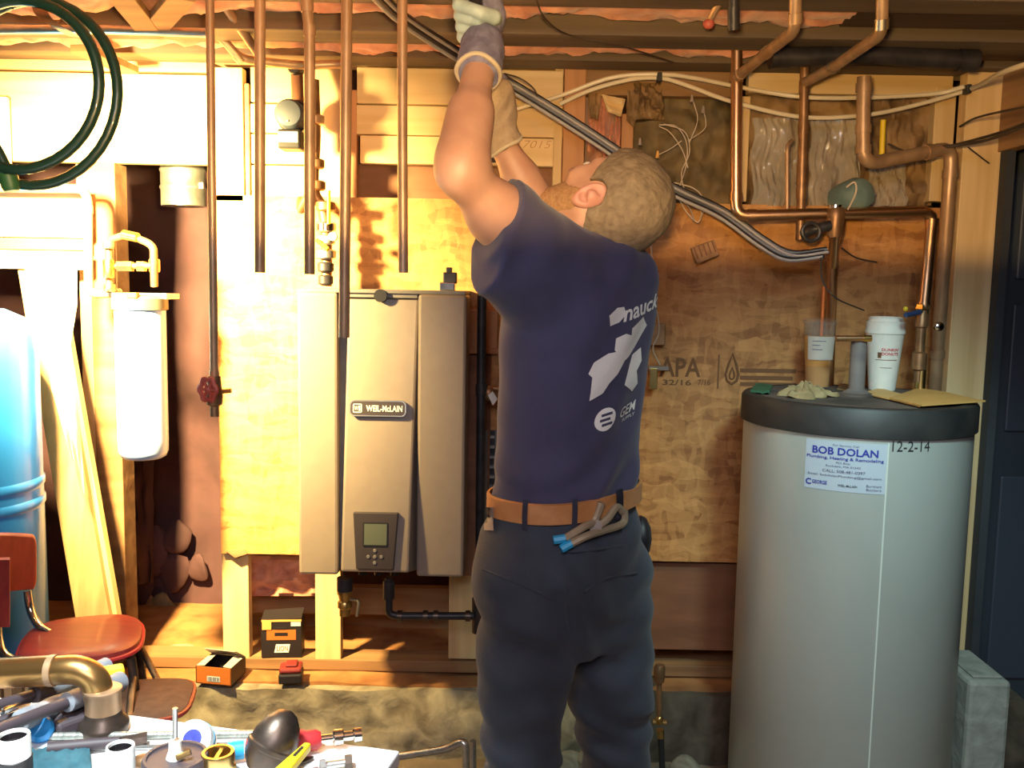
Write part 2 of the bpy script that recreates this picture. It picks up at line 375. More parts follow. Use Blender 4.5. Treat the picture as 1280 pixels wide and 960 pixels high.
MB().grid(lambda u, v: P(300+u*96, 700+v*45, YW+.13+.05*nz(u*5, v*4, 8)), 20, 12, (0,.05,0)).build('kraft_paper', MT['pink'], wall_back, smooth=True)
# oriented strand board sheet with its printed stamp
osb = MB().rect(273, 252, 1212, 700, YW, .012).build('osb_panel', MT['osb'], wall_back)
MB().prism([(0,0),(.06,.006),(.07,-.008),(.03,-.022)], .004, Matrix.Translation(P(282,688,YW-.004)) @ Matrix.Rotation(math.pi/2,4,'X')).build('splinter', MT['old_x'], osb)
MB().rect(786, 704, 925, 812, YW+.03, .012).build('plywood_panel', MT['brownboard'], wall_back)
# insulation packed into the upper bays
def batt(x0, y0, x1, y1, Y, m, name='insulation_batt', amp=.05, seed=0):
    MB().grid(lambda u, v: P(x0+u*(x1-x0), y0+v*(y1-y0), Y)+Vector((0, -amp*(4*u*(1-u))**.5*.6+amp*nz(u*4, v*4, seed)+amp*.4*nz(u*11, v*9, seed+2), 0)), 36, 30, (0,.06,0)).build(name, MT[m], wall_back, smooth=True)
batt(733, 112, 776, 258, YW+.11, 'pink', seed=1, amp=.07); batt(791, 112, 918, 258, YW+.08, 'olive', seed=2)
batt(790, 105, 830, 150, YW+.03, 'kraft', seed=12, amp=.03)
batt(936, 116, 1080, 258, YW+.09, 'kraft', seed=3); batt(1080, 116, 1166, 258, YW+.09, 'kraft', seed=4)
# hanging folds of kraft paper
for i, pts in enumerate((((735,118),(752,116),(748,150),(738,146)), ((752,118),(782,124),(776,146),(760,140)), ((784,112),(800,120),(793,160),(783,150)))):
    q = [P(x, y, YW-.01-.008*i) for x, y in pts]
    MB().grid(lambda u, v: q[0].lerp(q[1], u).lerp(q[3].lerp(q[2], u), v)+Vector((0,.02*nz(u*3, v*3, i),0)), 8, 8, (0,.004,0)).build('kraft_flap', MT['kraft' if i != 1 else 'wood_x'], wall_back, smooth=True)
# clear plastic film over the insulation
def film(x0, x1, y0, y1, seed):
    MB().grid(lambda u, v: P(x0+u*(x1-x0)+6*nz(v*3, seed, 0), y0+v*(y1-y0), YW+.012)+Vector((0, .030*nz(u*4, v*2.6, seed)+.010*nz(u*14, v*7, seed), 0)), 44, 30).build('plastic_film', MT['film'], wall_back, smooth=True, fix=False)
film(940, 1006, 148, 258, 1); film(1012, 1076, 150, 258, 5); film(1086, 1132, 196, 258, 9)
# lumps of rubble and paper in the left bay
for i, (x, y, r, m) in enumerate(((185,690,.085,'maroon'), (222,672,.05,'maroon'), (248,712,.045,'maroon'), (215,715,.06,'maroon'), (170,735,.07,'maroon'), (186,752,.035,'old_x'), (205,757,.045,'olive'), (196,766,.03,'olive'))):
    bm = MB().ball(P(x, y, 3.37), (r, r*.35, r*1.25), 14)
    bm.v = [a+Vector((1,1,1))*.018*nz(a.x*14, a.y*14, a.z*14) for a in bm.v]
    bm.build('rubble_stone', MT[m], wall_back, smooth=True)
MB().grid(lambda u, v: P(152+u*36, 560+v*170, 3.2+.1*u)+Vector((0,.04*nz(u*4,v*5,7),0)), 10, 24, (0,.03,0)).build('insulation_flap', MT['maroon'], wall_back, smooth=True)

# ceiling joists, old pipes of light between them
def joist(x0, y0, x1, y1, Y0, Y1, top=2.44, m='joist'):
    zb = PZ
    a = P(640, (y0+y1)/2, (Y0+Y1)/2).z
    return MB().bb(-2.3, Y0, a, 1.46, Y1, top).build('joist', MT[m], ceiling, bevel=.003)
ZJ = 2.087
MT['darkboard'] = mat('shaded_bay_board', (.05,.028,.018), (.09,.05,.03), .75, scale=(3,16,16), bump=.1)
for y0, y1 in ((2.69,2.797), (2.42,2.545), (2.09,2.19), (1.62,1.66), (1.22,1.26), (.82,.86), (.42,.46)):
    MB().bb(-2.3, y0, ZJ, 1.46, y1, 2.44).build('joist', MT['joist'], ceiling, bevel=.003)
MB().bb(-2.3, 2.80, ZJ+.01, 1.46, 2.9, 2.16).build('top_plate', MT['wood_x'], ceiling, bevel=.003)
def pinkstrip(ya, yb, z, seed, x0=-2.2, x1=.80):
    MB().bb(x1+.01, ya+.004, z-.02, 1.45, yb-.004, z).build('bay_board', MT['darkboard'], ceiling, bevel=.002)  # right end of the bay boarded over, its dark tone standing for shade
    MB().grid(lambda u, v: (x0+u*(x1-x0), ya+v*(yb-ya), z-.03*math.sin(math.pi*v)+.030*nz(u*16, v*2, seed)+.02*nz(u*50, v*6, seed)), 130, 12, (0,0,.05)).build('ceiling_insulation', MT['pink'], ceiling, smooth=True)
pinkstrip(2.55, 2.685, 2.125, 1); pinkstrip(2.195, 2.415, 2.135, 2); pinkstrip(1.665, 2.085, 2.14, 3)
# bridging struts between the joists at the left
for a, b in ((P(150,-8,2.13), P(190,42,2.40)), (P(228,-6,2.15), P(186,42,2.40)), (P(100,60,2.49), P(162,88,2.70))):
    M_ = axis_m((a+b)/2, b-a); MB().box((0,0,0), (.07,.02,(b-a).length), None)
    bx = MB().box((0,0,0), (.06,.02,(b-a).length)); bx.v = [M_ @ v for v in bx.v]; bx.build('bridging_strut', MT['old_x'], ceiling, bevel=.002)

# right hand corner: post, header over the doorway, the dark room beyond
xr = P(1235,300,2.78).x
MB().bb(P(1196,300,2.74).x, 2.74, .0, xr, 2.79, 2.09).build('door_post', MT['wood_z'], wall_right, bevel=.003)
MB().bb(xr-.012, .9, 1.862, xr+.03, 2.74, 2.085).build('door_header', MT['wood_x' if 0 else 'old_y'], wall_right, bevel=.003)
MB().bb(xr+.0, 1.0, 0, xr+.03, 1.10, 1.862).build('door_post', MT['old_x'], wall_right, bevel=.003)
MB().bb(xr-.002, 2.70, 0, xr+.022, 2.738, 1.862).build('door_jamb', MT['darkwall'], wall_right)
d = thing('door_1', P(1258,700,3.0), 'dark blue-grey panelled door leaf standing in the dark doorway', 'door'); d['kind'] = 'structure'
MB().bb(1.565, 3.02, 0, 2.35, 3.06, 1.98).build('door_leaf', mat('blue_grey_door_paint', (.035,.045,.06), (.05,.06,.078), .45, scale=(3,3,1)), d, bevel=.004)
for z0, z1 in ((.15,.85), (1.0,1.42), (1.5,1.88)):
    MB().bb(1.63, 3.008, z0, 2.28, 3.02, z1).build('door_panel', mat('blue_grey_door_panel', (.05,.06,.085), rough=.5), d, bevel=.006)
b = thing('concrete_block', P(1212,950,2.62), 'pale grey concrete block on the floor right of the big grey tank', 'block')
bk = MB().grid(lambda u, v: (0,0,0), 1, 1); bk = MB().bb(P(1172,890,2.62).x, 2.45, .0, P(1250,890,2.5).x, 2.68, P(1210,832,2.56).z)
bk.build('block_body', MT['blockc'], b, bevel=.012)
MB().bb(P(1180,890,2.62).x, 2.47, P(1210,832,2.56).z, P(1243,890,2.5).x, 2.66, P(1210,832,2.56).z+.008).build('mortar_cap', MT['blockc'], b, bevel=.004)

# ================================================================== boiler
def text_mesh(s, size, bold=0.0, shear=0, align='CENTER'):
    cu = bpy.data.curves.new('t', 'FONT'); cu.body = s; cu.size = size; cu.align_x = align; cu.align_y = 'CENTER'; cu.offset = bold; cu.shear = shear; cu.resolution_u = 3
    o = bpy.data.objects.new('t', cu); COL.objects.link(o); dg = bpy.context.evaluated_depsgraph_get()
    me = o.evaluated_get(dg).to_mesh(); vs = [v.co.copy() for v in me.vertices]; fs = [tuple(p.vertices) for p in me.polygons]
    o.evaluated_get(dg).to_mesh_clear(); bpy.data.objects.remove(o); bpy.data.curves.remove(cu); return vs, fs
def flat_text(s, c, width, fn=None, height=None, bold=0, shear=0, align='CENTER'):
    """text fitted to width (metres); fn maps (x, z) offsets to a point"""
    vs, fs = text_mesh(s, 1, bold, shear, align)
    x0 = min(v.x for v in vs); x1 = max(v.x for v in vs); y0 = min(v.y for v in vs); y1 = max(v.y for v in vs)
    k = width/(x1-x0); kz = k if height is None else height/(y1-y0)
    return [fn(c[0]+(v.x-(x0+x1)/2)*k, c[1]+(v.y-(y0+y1)/2)*kz) for v in vs], fs
YF = 2.52
bo = thing('wall_boiler', P(474,724,2.66), 'tall taupe wall-hung boiler with a dark control panel, on the strand board wall', 'boiler')
p0 = P(371,365,YF); p1 = P(579,722,YF); X0, X1, ZT, ZB = p0.x, p1.x, p0.z, p1.z
MB().bb(X0+.006, YF+.035, ZB+.01, X1-.006, YW, ZT).build('cabinet', MT['boilerdark'], bo, bevel=.004)
xa, xb = P(422,500,YF).x, P(522,500,YF).x
MB().bb(X0, YF, ZB, xa, YF+.2, ZT).build('side_cover', MT['boiler'], bo, bevel=.008)
MB().bb(xb, YF, ZB, X1, YF+.2, ZT).build('side_cover', MT['boiler'], bo, bevel=.008)
yt, yb_ = YF+.030, YF-.040                 # the centre cover leans out towards its foot
c = MB(); zt, zb = ZT-.012, ZB+.004; xi = .011
xl_t, xl_b, xr_t, xr_b = xa+.03, xa+.004, xb-.002, xb-.018
c.add([(xl_t,yt,zt),(xr_t,yt,zt),(xr_b,yb_,zb+.02),(xl_b+.012,yb_,zb+.02),(xa,YF+.05,zt),(xb,YF+.05,zt),(xb,YF+.05,zb),(xa,YF+.05,zb)],
      [(0,1,2,3),(4,5,1,0),(5,6,2,1),(6,7,3,2),(7,4,0,3),(4,7,6,5)])
c.build('centre_cover', MT['boiler'], bo, bevel=.006)
MB().bb(P(384,362,YF).x, YF+.012, ZT, X1-.004, YW, ZT+.010).build('top_plate', MT['boilerdark'], bo, bevel=.002)
MB().bb(xa+.01, YF+.02, ZT-.012, xb-.004, YF+.06, ZT+.004).build('top_recess', MT['boilerdark'], bo, bevel=.002)
def cov(x, z): # point on centre cover face
    t = (zt-z)/(zt-zb); return Vector((x, yt+(yb_-yt)*t, z))
slope = math.atan2(yt-yb_, zt-zb)
def covM(px, py, off=0):
    q = P(px, py, YF); q = cov(q.x, q.z)
    return Matrix.Translation(q) @ Matrix.Rotation(math.pi/2-slope, 4, 'X') @ Matrix.Translation((0,0,off))
def rrect(w, h, r, n=5, bow=0):
    out = []
    for cx, cy, a0 in ((w/2-r,h/2-r,0),(-w/2+r,h/2-r,90),(-w/2+r,-h/2+r,180),(w/2-r,-h/2+r,270)):
        for k in range(n+1):
            a = math.radians(a0+90*k/n); x = cx+r*math.cos(a); y = cy+r*math.sin(a); out.append((x, y+bow*(1-(2*x/w)**2)*(1 if y > 0 else -1)))
    return out
Mb = covM(473, 510.5)
bd = MB().prism(rrect(.156,.042,.012,5,.004), .014, Mb).build('name_badge', MT['panel'], bo, bevel=.003)
fr = MB()
outer = rrect(.156,.042,.012,5,.004); inner = rrect(.149,.036,.010,5,.004); n_ = len(outer)
fr.add([Mb @ Vector((x,y,.0145)) for x, y in outer]+[Mb @ Vector((x,y,.0145)) for x, y in inner], [(i,(i+1)%n_,(i+1)%n_+n_,i+n_) for i in range(n_)])
fr.build('badge_rim', MT['steel'], bd, fix=False)
fm = lambda x, z: Mb @ Vector((x, z, .0152))
tx = MB(); tx.add(*flat_text('WEIL-McLAIN', (.018,0), .100, fm, .0175, .032)); tx.build('badge_lettering', MT['white'], bd, fix=False)
lg = MB(); o_ = rrect(.025,.025,.004); i_ = rrect(.020,.020,.003); n_ = len(o_)
lg.add([fm(x-.056,y) for x, y in o_]+[fm(x-.056,y) for x, y in i_], [(i,(i+1)%n_,(i+1)%n_+n_,i+n_) for i in range(n_)])
lg.add(*flat_text('W', (-.059,0), .010, fm, .012, .02)); lg.add([fm(-.053,-.007),fm(-.048,-.007),fm(-.048,.007),fm(-.053,.007)], [(0,1,2,3)])
lg.build('badge_logo', MT['white'], bd, fix=False)
Mp = covM(472, 671.5)
cp = MB().prism([(-.0625,.079),(.0625,.079),(.052,-.079),(-.052,-.079)], .016, Mp).build('control_panel', MT['panel'], bo, bevel=.003)
MB().prism(rrect(.068,.066,.002), .002, Mp @ Matrix.Translation((0,.019,.0165))).build('screen_frame', MT['blackplastic'], cp)
MB().prism(rrect(.062,.058,.001), .002, Mp @ Matrix.Translation((.001,.019,.0176))).build('display_screen', MT['lcd'], cp)
for x, y in ((0,-.026),(-.018,-.043),(0,-.043),(.018,-.043),(0,-.060)):
    MB().lathe([(.0052,0),(.0052,.002),(.004,.003),(0,.003)], 12, Mp @ Matrix.Translation((x,y,.016))).build('push_button', MT['boilerdark'], cp, smooth=True)
# fittings on top and below
q = P(560,362,2.64)
MB().bb(q.x-.022, 2.60, ZT+.01, q.x+.022, 2.65, ZT+.034).build('vent_base', MT['chrome'], bo, bevel=.003)
MB().bb(q.x-.012, 2.605, ZT+.03, q.x+.026, 2.645, ZT+.062).build('vent_valve', MT['black'], bo, bevel=.003)
MB().bb(q.x-.004, 2.612, ZT+.06, q.x+.012, 2.638, ZT+.076).build('vent_cap', MT['black'], bo, bevel=.002)
q = P(480,366,2.6); MB().lathe([(.018,0),(.018,.012),(0,.012)], 14, Matrix.Translation((q.x,YF+.02,ZT-.006)) @ Matrix.Rotation(math.pi/2,4,'X')).build('top_knob', MT['blackplastic'], bo, smooth=True)
for x, s in ((452,.012),(472,.012),(492,.012)):
    q = P(x,724,2.58); MB().tube([(q.x,2.6,ZB+.02),(q.x,2.6,ZB-.022)], s, 10).build('drain_stub', MT['black'], bo, smooth=True)
# brass drain valve
v_ = thing('drain_valve', P(432,780,2.6), 'brass ball valve with a pale lever hanging under the boiler', 'valve')
a = P(431,722,2.6); b2 = P(431,780,2.6)
MB().tube([(a.x,2.6,a.z),(a.x,2.6,a.z-.038)], .023, 14).build('black_nipple', MT['black'], v_, smooth=True)
MB().lathe([(.0,-.075),(.016,-.075),(.016,-.055),(.021,-.05),(.021,-.035),(.017,-.03),(.019,-.015),(.023,-.008),(.023,0),(0,0)], 14, Matrix.Translation((a.x,2.6,a.z-.038))).build('valve_body', MT['brass'], v_, smooth=True)
MB().tube(fillet([(a.x+.018,2.585,a.z-.06),(a.x+.046,2.575,a.z-.058),(a.x+.040,2.57,a.z-.105)], .012), .0045, 8).build('lever', MT['solder'], v_, smooth=True)
g_ = thing('black_drain_pipe', P(540,780,2.62), 'black iron elbow pipe running level under the boiler to the gas riser', 'pipe')
MB().tube(fillet([P(486,722,2.62),P(486,768,2.62),P(500,770,2.62),P(592,770,2.62)], .03), .0115, 12).build('pipe_run', MT['black'], g_, smooth=True)
for x in (500, 532, 545, 585):
    c0 = P(x-3,770,2.62); c1 = P(x+3,770,2.62); MB().tube([c0,c1], .0165, 12).build('coupling', MT['iron'], g_, smooth=True)
MB().tube([P(486,726,2.62),P(486,748,2.62)], .017, 12).build('collar', MT['black'], g_, smooth=True)
# black gas riser right of the boiler
g2 = thing('gas_riser', P(601,790,2.64), 'tall black vertical gas pipe between the boiler and the man', 'pipe')
MB().tube([P(604,30,2.64),P(603,300,2.64),P(599,790,2.64)], .0135, 12).build('pipe_run', MT['black'], g2, smooth=True)
for y0, y1, r in ((300,318,.017),(480,494,.018),(748,790,.022)):
    MB().tube([P(602 if y0 < 700 else 599,y0,2.64),P(602 if y0 < 700 else 599,y1,2.64)], r, 12).build('coupling', MT['black'], g2, smooth=True)
bx = thing('brown_wall_plate', P(592,438,2.74), 'brown flat panel on the wall behind the black gas riser', 'panel')
MB().rect(580,388,622,436,YW-.03,.03).build('plate', MT['orangewood'], bx, bevel=.002); MB().rect(580,436,626,442,YW-.034,.034).build('bottom_lip', MT['leather'], bx)
MB().rect(581,444,612,720,YW-.02,.02).build('lower_plate', MT['brownboard'], bx)
tv = thing('riser_valve', P(612,492,2.66), 'small valve with a white tag on the riser beside the man\'s back', 'valve')
MB().tube([P(602,486,2.66),P(634,486,2.66)], .010, 10).build('pipe_stub', MT['bronze'], tv, smooth=True)
MB().ball(P(611,492,2.64), (.018,.014,.022), 10).build('valve_body', MT['bronze'], tv, smooth=True)
MB().add([P(610,494,2.62),P(616,489,2.62),P(622,499,2.62),P(616,507,2.62)]+[P(610,494,2.625),P(616,489,2.625),P(622,499,2.625),P(616,507,2.625)], [(0,1,2,3),(7,6,5,4),(0,4,5,1),(1,5,6,2),(2,6,7,3),(3,7,4,0)]).build('white_tag', MT['white'], tv)
sl = thing('slotted_strut', P(614,650,2.70), 'black slotted metal strut standing upright behind the man\'s back', 'strut')
for x in (606, 618): MB().rect(x,538,x+3,654,2.778,.02).build('side_rail', MT['boilerdark'], sl)
MB().rect(609,538,618,654,2.793,.005).build('back_strip', MT['black'], sl)
for k in range(9): MB().rect(609,545+k*12.5,618,548+k*12.5,2.781,.012).build('rung', MT['steel'], sl)
# ================================================================== pipes overhead and along the wall
def pipe(name, pts, r, m, label, cat='pipe', group=None, joints=(), bend=.03, jm=None, n=14, jl=.022):
    """pts: (x, y, Y) pixel stations; joints: indices of stations that carry a collar"""
    w_ = [P(*p) for p in pts]; lo = min(w_, key=lambda v: v.z)
    o = thing(name, lo, label, cat, group)
    MB().tube(fillet(w_, bend), r, n).build('pipe_run', MT[m], o, smooth=True)
    for (i, j, t) in joints:
        a, b = w_[i], w_[j]; c0 = a.lerp(b, t); d_ = (b-a).normalized()
        MB().tube([c0-d_*jl/2, c0+d_*jl/2], r*1.16, n).build('coupling', MT[jm or m], o, smooth=True)
    return o
pg = 'copper pipes hanging in front of the boiler wall'
h1 = pipe('copper_pipe', [(262,-40,2.04),(265,240,2.04),(268,474,2.04)], .0092, 'oldcopper', 'long thin copper pipe ending in the red valve wheel', group=pg, joints=[(1,2,.98)])
q = P(268,490,2.04)
MB().lathe([(0,-.055),(.010,-.055),(.010,-.032),(.017,-.028),(.019,-.01),(.016,.012),(.014,.036),(0,.036)], 14, Matrix.Translation(q)).build('valve_body', MT['bronze'], h1, smooth=True)
MB().tube([q, q+Vector((.038,0,.004))], .006, 8).build('bleed_stub', MT['brass'], h1, smooth=True)
wc = P(260,487,2.00); MB().tube([q, wc], .006, 8).build('valve_stem', MT['brass'], h1, smooth=True)
wm = axis_m(wc, (-.28,-1,0)); wh = MB().tube([wm @ Vector((.020*math.cos(a)*(1+.10*math.cos(6*a)), .024*math.sin(a)*(1+.10*math.cos(6*a)), 0)) for a in [2*math.pi*k/36 for k in range(36)]], .0055, 8, closed=True)
for k in range(3):
    a = math.pi*k/3; wh.tube([wm @ Vector((-.024*math.cos(a),-.024*math.sin(a),0)), wm @ Vector((.020*math.cos(a),.020*math.sin(a),0))], .004, 6)
wh.ball(wc, .009, 8); wh.build('hand_wheel', MT['redvalve'], h1, smooth=True)
pipe('copper_pipe', [(325,-40,2.05),(325,150,2.05),(325,341,2.05)], .0118, 'oldcopper', 'copper pipe cut off above the pale sheathing, second from the left', group=pg)
pipe('copper_pipe', [(382,-40,2.04),(384,14,2.04),(387,38,2.04),(387,343,2.04)], .0118, 'oldcopper', 'copper pipe with a crooked coupling hanging in front of the grey pump', group=pg, joints=[(0,1,.9),(2,3,.002)], bend=.01)
pipe('copper_pipe', [(434,-40,2.03),(432,200,2.03),(430,422,2.03)], .0122, 'oldcopper', 'copper pipe hanging lowest of all, down over the boiler front', group=pg)
pipe('copper_pipe', [(503,-40,2.05),(503,150,2.05),(504,341,2.05)], .0112, 'oldcopper', 'copper pipe hanging nearest the man\'s raised elbow', group=pg)
pipe('diagonal_pipe', [(262,-20,2.36),(290,20,2.42),(322,66,2.50)], .012, 'oldcopper', 'thin brown pipe slanting down between the joists', joints=[(1,2,.2)])
pipe('elbow_pipe', [(265,38,2.56),(280,50,2.56),(300,74,2.58),(376,82,2.64),(428,80,2.66)], .012, 'oldcopper', 'brown elbow pipe crossing level behind the hanging pipes', joints=[(1,2,.95),(0,1,.5)])
pipe('level_pipe', [(-40,37,2.36),(130,37,2.36),(258,41,2.36)], .011, 'steel', 'grey pipe running level under the joists behind the green hose')
# circulator pump and its valve train
pm = thing('circulator_pump', P(366,190,2.66), 'grey round circulator pump with a white label behind a copper pipe', 'pump')
pc = P(365,145,2.62); Mf = Matrix.Translation(pc) @ Matrix.Rotation(math.pi/2, 4, 'X')
MB().lathe([(0,.05),(.022,.05),(.034,.046),(.040,.036),(.041,-.06),(0,-.06)], 28, Mf).build('motor_can', MT['pump'], pm, smooth=True)
MB().lathe([(.041,-.01),(.046,-.01),(.046,-.03),(.041,-.03)], 28, Mf).build('motor_ring', MT['blackplastic'], pm, smooth=True)
MB().bb(pc.x-.030, 2.575, pc.z-.095, pc.x+.032, 2.65, pc.z-.042).build('terminal_box', MT['blackplastic'], pm, bevel=.005)
MB().bb(pc.x-.027, 2.5735, pc.z-.078, pc.x+.026, 2.575, pc.z-.050).build('box_label', MT['white'], pm)
MB().ball(pc+Vector((0,-.052,-.022)), .003, 8).build('indicator_screw', MT['white'], pm, smooth=True)
bp_ = P(369,86,2.66); MB().lathe([(0,.02),(.016,.02),(.0185,.015),(.0185,-.03),(0,-.03)], 18, Matrix.Translation(bp_) @ Matrix.Rotation(math.pi/2,4,'X')).build('bleed_cap', MT['blackplastic'], pm, smooth=True)
MB().tube([bp_+Vector((0,.02,0)), pc+Vector((.01,.03,.03))], .017, 12).build('pump_flange', MT['brownboard'], pm, smooth=True)
vt = thing('valve_train', P(408,350,2.66), 'brown and white valve fittings with a yellow handle under the grey pump', 'valve')
tp = [P(392,100,2.68),P(394,170,2.68),P(392,235,2.68),P(404,262,2.68),P(408,300,2.68),P(408,358,2.68)]
MB().tube(spline(tp, 5), .016, 12).build('pipe_run', MT['bronze'], vt, smooth=True)
for y, r, m in ((150,.026,'oldcopper'),(205,.027,'bronze'),(232,.030,'bronze'),(258,.028,'bronze'),(284,.030,'chrome'),(300,.027,'steel'),(318,.030,'steel'),(334,.024,'black'),(350,.022,'black')):
    x = 394 if y < 240 else 407
    MB().lathe([(0,-.014),(r*.8,-.014),(r,-.010),(r,.010),(r*.8,.014),(0,.014)], 14, Matrix.Translation(P(x,y,2.67))).build('fitting', MT[m], vt, smooth=True)
MB().tube([P(411,238,2.62),P(411,280,2.62)], .0055, 8).build('yellow_handle', MT['yellow'], vt, smooth=True)
MB().lathe([(0,0),(.012,0),(.012,.02),(0,.02)], 12, Matrix.Translation(P(417,296,2.64)) @ Matrix.Rotation(math.pi/2,4,'X')).build('white_cap', MT['white'], vt, smooth=True)
MB().tube([P(396,300,2.64),P(410,312,2.62)], .006, 8).build('red_lever', MT['yellow'], vt, smooth=True)
MB().tube([P(388,240,2.64),P(376,262,2.66),P(376,250,2.70)], .013, 10).build('side_port', MT['bronze'], vt, smooth=True)

# right hand pipework
rg = 'copper pipes above and behind the grey tank'
pipe('copper_main', [(921,62,2.56),(920,200,2.56),(920,270,2.56),(1040,267,2.54),(1166,264,2.56),(1160,330,2.58),(1154,392,2.58)], .0155, 'copper', 'thick bright copper pipe dropping, crossing level, and dropping again over the tank', group=rg, bend=.035,
     joints=[(0,1,.25),(1,2,.65),(2,3,.16),(3,4,0),(4,5,.2),(5,6,.85)], jm='copper')
pipe('copper_branch', [(995,-40,2.03),(994,38,2.08),(958,66,2.32),(924,94,2.52)], .0135, 'oldcopper', 'tarnished copper pipe slanting from the ceiling to the head of the thick copper pipe', group=rg, joints=[(0,1,.8),(2,3,.0),(2,3,.97)], jm='oldcopper')
pipe('copper_branch', [(1104,-40,2.03),(1102,42,2.08),(1042,84,2.40),(1008,102,2.54)], .0135, 'oldcopper', 'tarnished copper pipe slanting from the ceiling, the one nearer the doorway', group=rg, joints=[(0,1,.85),(2,3,.0)], jm='solder')
pipe('brown_riser', [(1006,74,2.58),(1004,160,2.58),(1000,300,2.58)], .0125, 'bronze', 'dark brown vertical pipe with fittings left of the green pump', group=rg, joints=[(0,1,.4),(1,2,.0),(1,2,.35),(1,2,.45),(1,2,.58),(1,2,.8)], jl=.03)
pipe('copper_drop', [(1080,96,2.52),(1079,150,2.52),(1079,206,2.52),(1130,196,2.56),(1190,184,2.62),(1186,240,2.62),(1168,496,2.74)], .0185, 'oldcopper', 'widest copper pipe, dropping, stepping right and running down beside the post', group=rg, bend=.045,
     joints=[(0,1,.25),(1,2,.2),(1,2,.65),(3,4,.5),(4,5,.6),(5,6,.78)], jm='oldcopper')
q = P(1172,408,2.57); MB().lathe([(0,0),(.013,0),(.013,.012),(.008,.016),(0,.016)], 12, Matrix.Translation(q) @ Matrix.Rotation(math.pi/2,4,'X')).build('bleed_screw', MT['chrome'], bpy.data.objects['copper_drop'], smooth=True)
tk_drop = pipe('tank_connection', [(1045,282,2.52),(1041,330,2.64),(1036,482,2.735)], .0145, 'copper', 'bright copper pipe rising from the tank behind the iced coffee cup', group=rg, joints=[(0,1,.1),(1,2,.06),(1,2,.0)])
pipe('cross_link', [(1045,423,2.46),(1088,423,2.46)], .008, 'copper', 'short thin level copper pipe behind the two cups', group=rg, joints=[(0,1,.9)], jm='brass')
pipe('black_drain_line', [(972,72,2.50),(1090,68,2.50),(1214,76,2.50)], .025, 'black', 'fat black drain pipe running level under the right joists', joints=[(0,1,.02),(1,2,.96)], jl=.05)
pipe('yellow_tube', [(1104,150,2.72),(1102,198,2.72)], .008, 'yellow', 'short bright yellow upright tube beside the wide copper pipe')
pipe('thin_copper_tube', [(984,266,2.60),(984,182,2.60),(990,176,2.62)], .006, 'oldcopper', 'thin bent copper tube in front of the clear film', bend=.02)
pipe('short_copper_stub', [(1206,330,2.70),(1207,108,2.70)], .008, 'oldcopper', 'thin copper tube upright against the wooden post', n=8) if 0 else None
# green pump and manifold over the tank
gp = thing('green_pump', P(1045,300,2.55), 'dull green pump and valve body on the pipe above the tank', 'pump')
gm = axis_m(P(1066,246,2.58), (.35,-.8,.2))
MB().lathe([(0,-.05),(.045,-.05),(.048,-.03),(.048,.02),(.038,.042),(.02,.05),(0,.052)], 24, gm).build('motor_can', MT['teal'], gp, smooth=True)
MB().lathe([(0,-.045),(.018,-.045),(.022,-.03),(.024,0),(.026,.02),(.02,.035),(0,.035)], 16, Matrix.Translation(P(1044,276,2.53))).build('valve_body', MT['bronze'], gp, smooth=True)
MB().lathe([(0,0),(.02,0),(.02,.012),(0,.012)], 16, Matrix.Translation(P(1044,262,2.53))).build('top_cap', MT['chrome'], gp, smooth=True)
MB().tube(fillet([P(1038,282,2.52),P(1018,286,2.52),P(1004,292,2.55)], .02), .014, 12).build('side_arm', MT['black'], gp, smooth=True)
MB().tube([P(1014+11*math.cos(a),290+11*math.sin(a),2.50) for a in [2*math.pi*k/20 for k in range(20)]], .006, 8, closed=True).build('flange_ring', MT['black'], gp, smooth=True)
MB().tube(spline([P(1058,234,2.53),P(1068,228,2.52),P(1070,240,2.52),P(1060,262,2.52)],6), .0025, 6).build('pump_wire', MT['wire'], gp, smooth=True)
mv = thing('mixing_valve', P(1155,490,2.58), 'brass valve with a blue lever below the bright copper drop', 'valve')
MB().lathe([(0,-.2),(.012,-.2),(.012,-.17),(.020,-.165),(.020,-.12),(.013,-.115),(.013,-.05),(.018,-.045),(.018,-.0),(.014,.006),(0,.006)], 14, Matrix.Translation(P(1153,388,2.58))).build('valve_body', MT['bronze'], mv, smooth=True)
MB().lathe([(0,-.012),(.019,-.012),(.021,0),(.019,.012),(0,.012)], 6, Matrix.Translation(P(1154,386,2.58))).build('brass_nut', MT['brass'], mv)
MB().tube([P(1150,390,2.56),P(1132,394,2.52)], .007, 8).build('blue_lever', mat('blue_lever_grip', (.03,.06,.16), rough=.5), mv, smooth=True)
MB().ball(P(1132,386,2.53), .007, 8).build('yellow_knob', MT['yellow'], mv, smooth=True)
MB().tube([P(1153,444,2.58),P(1150,486,2.58)], .014, 12).build('brass_tail', MT['brass'], mv, smooth=True)

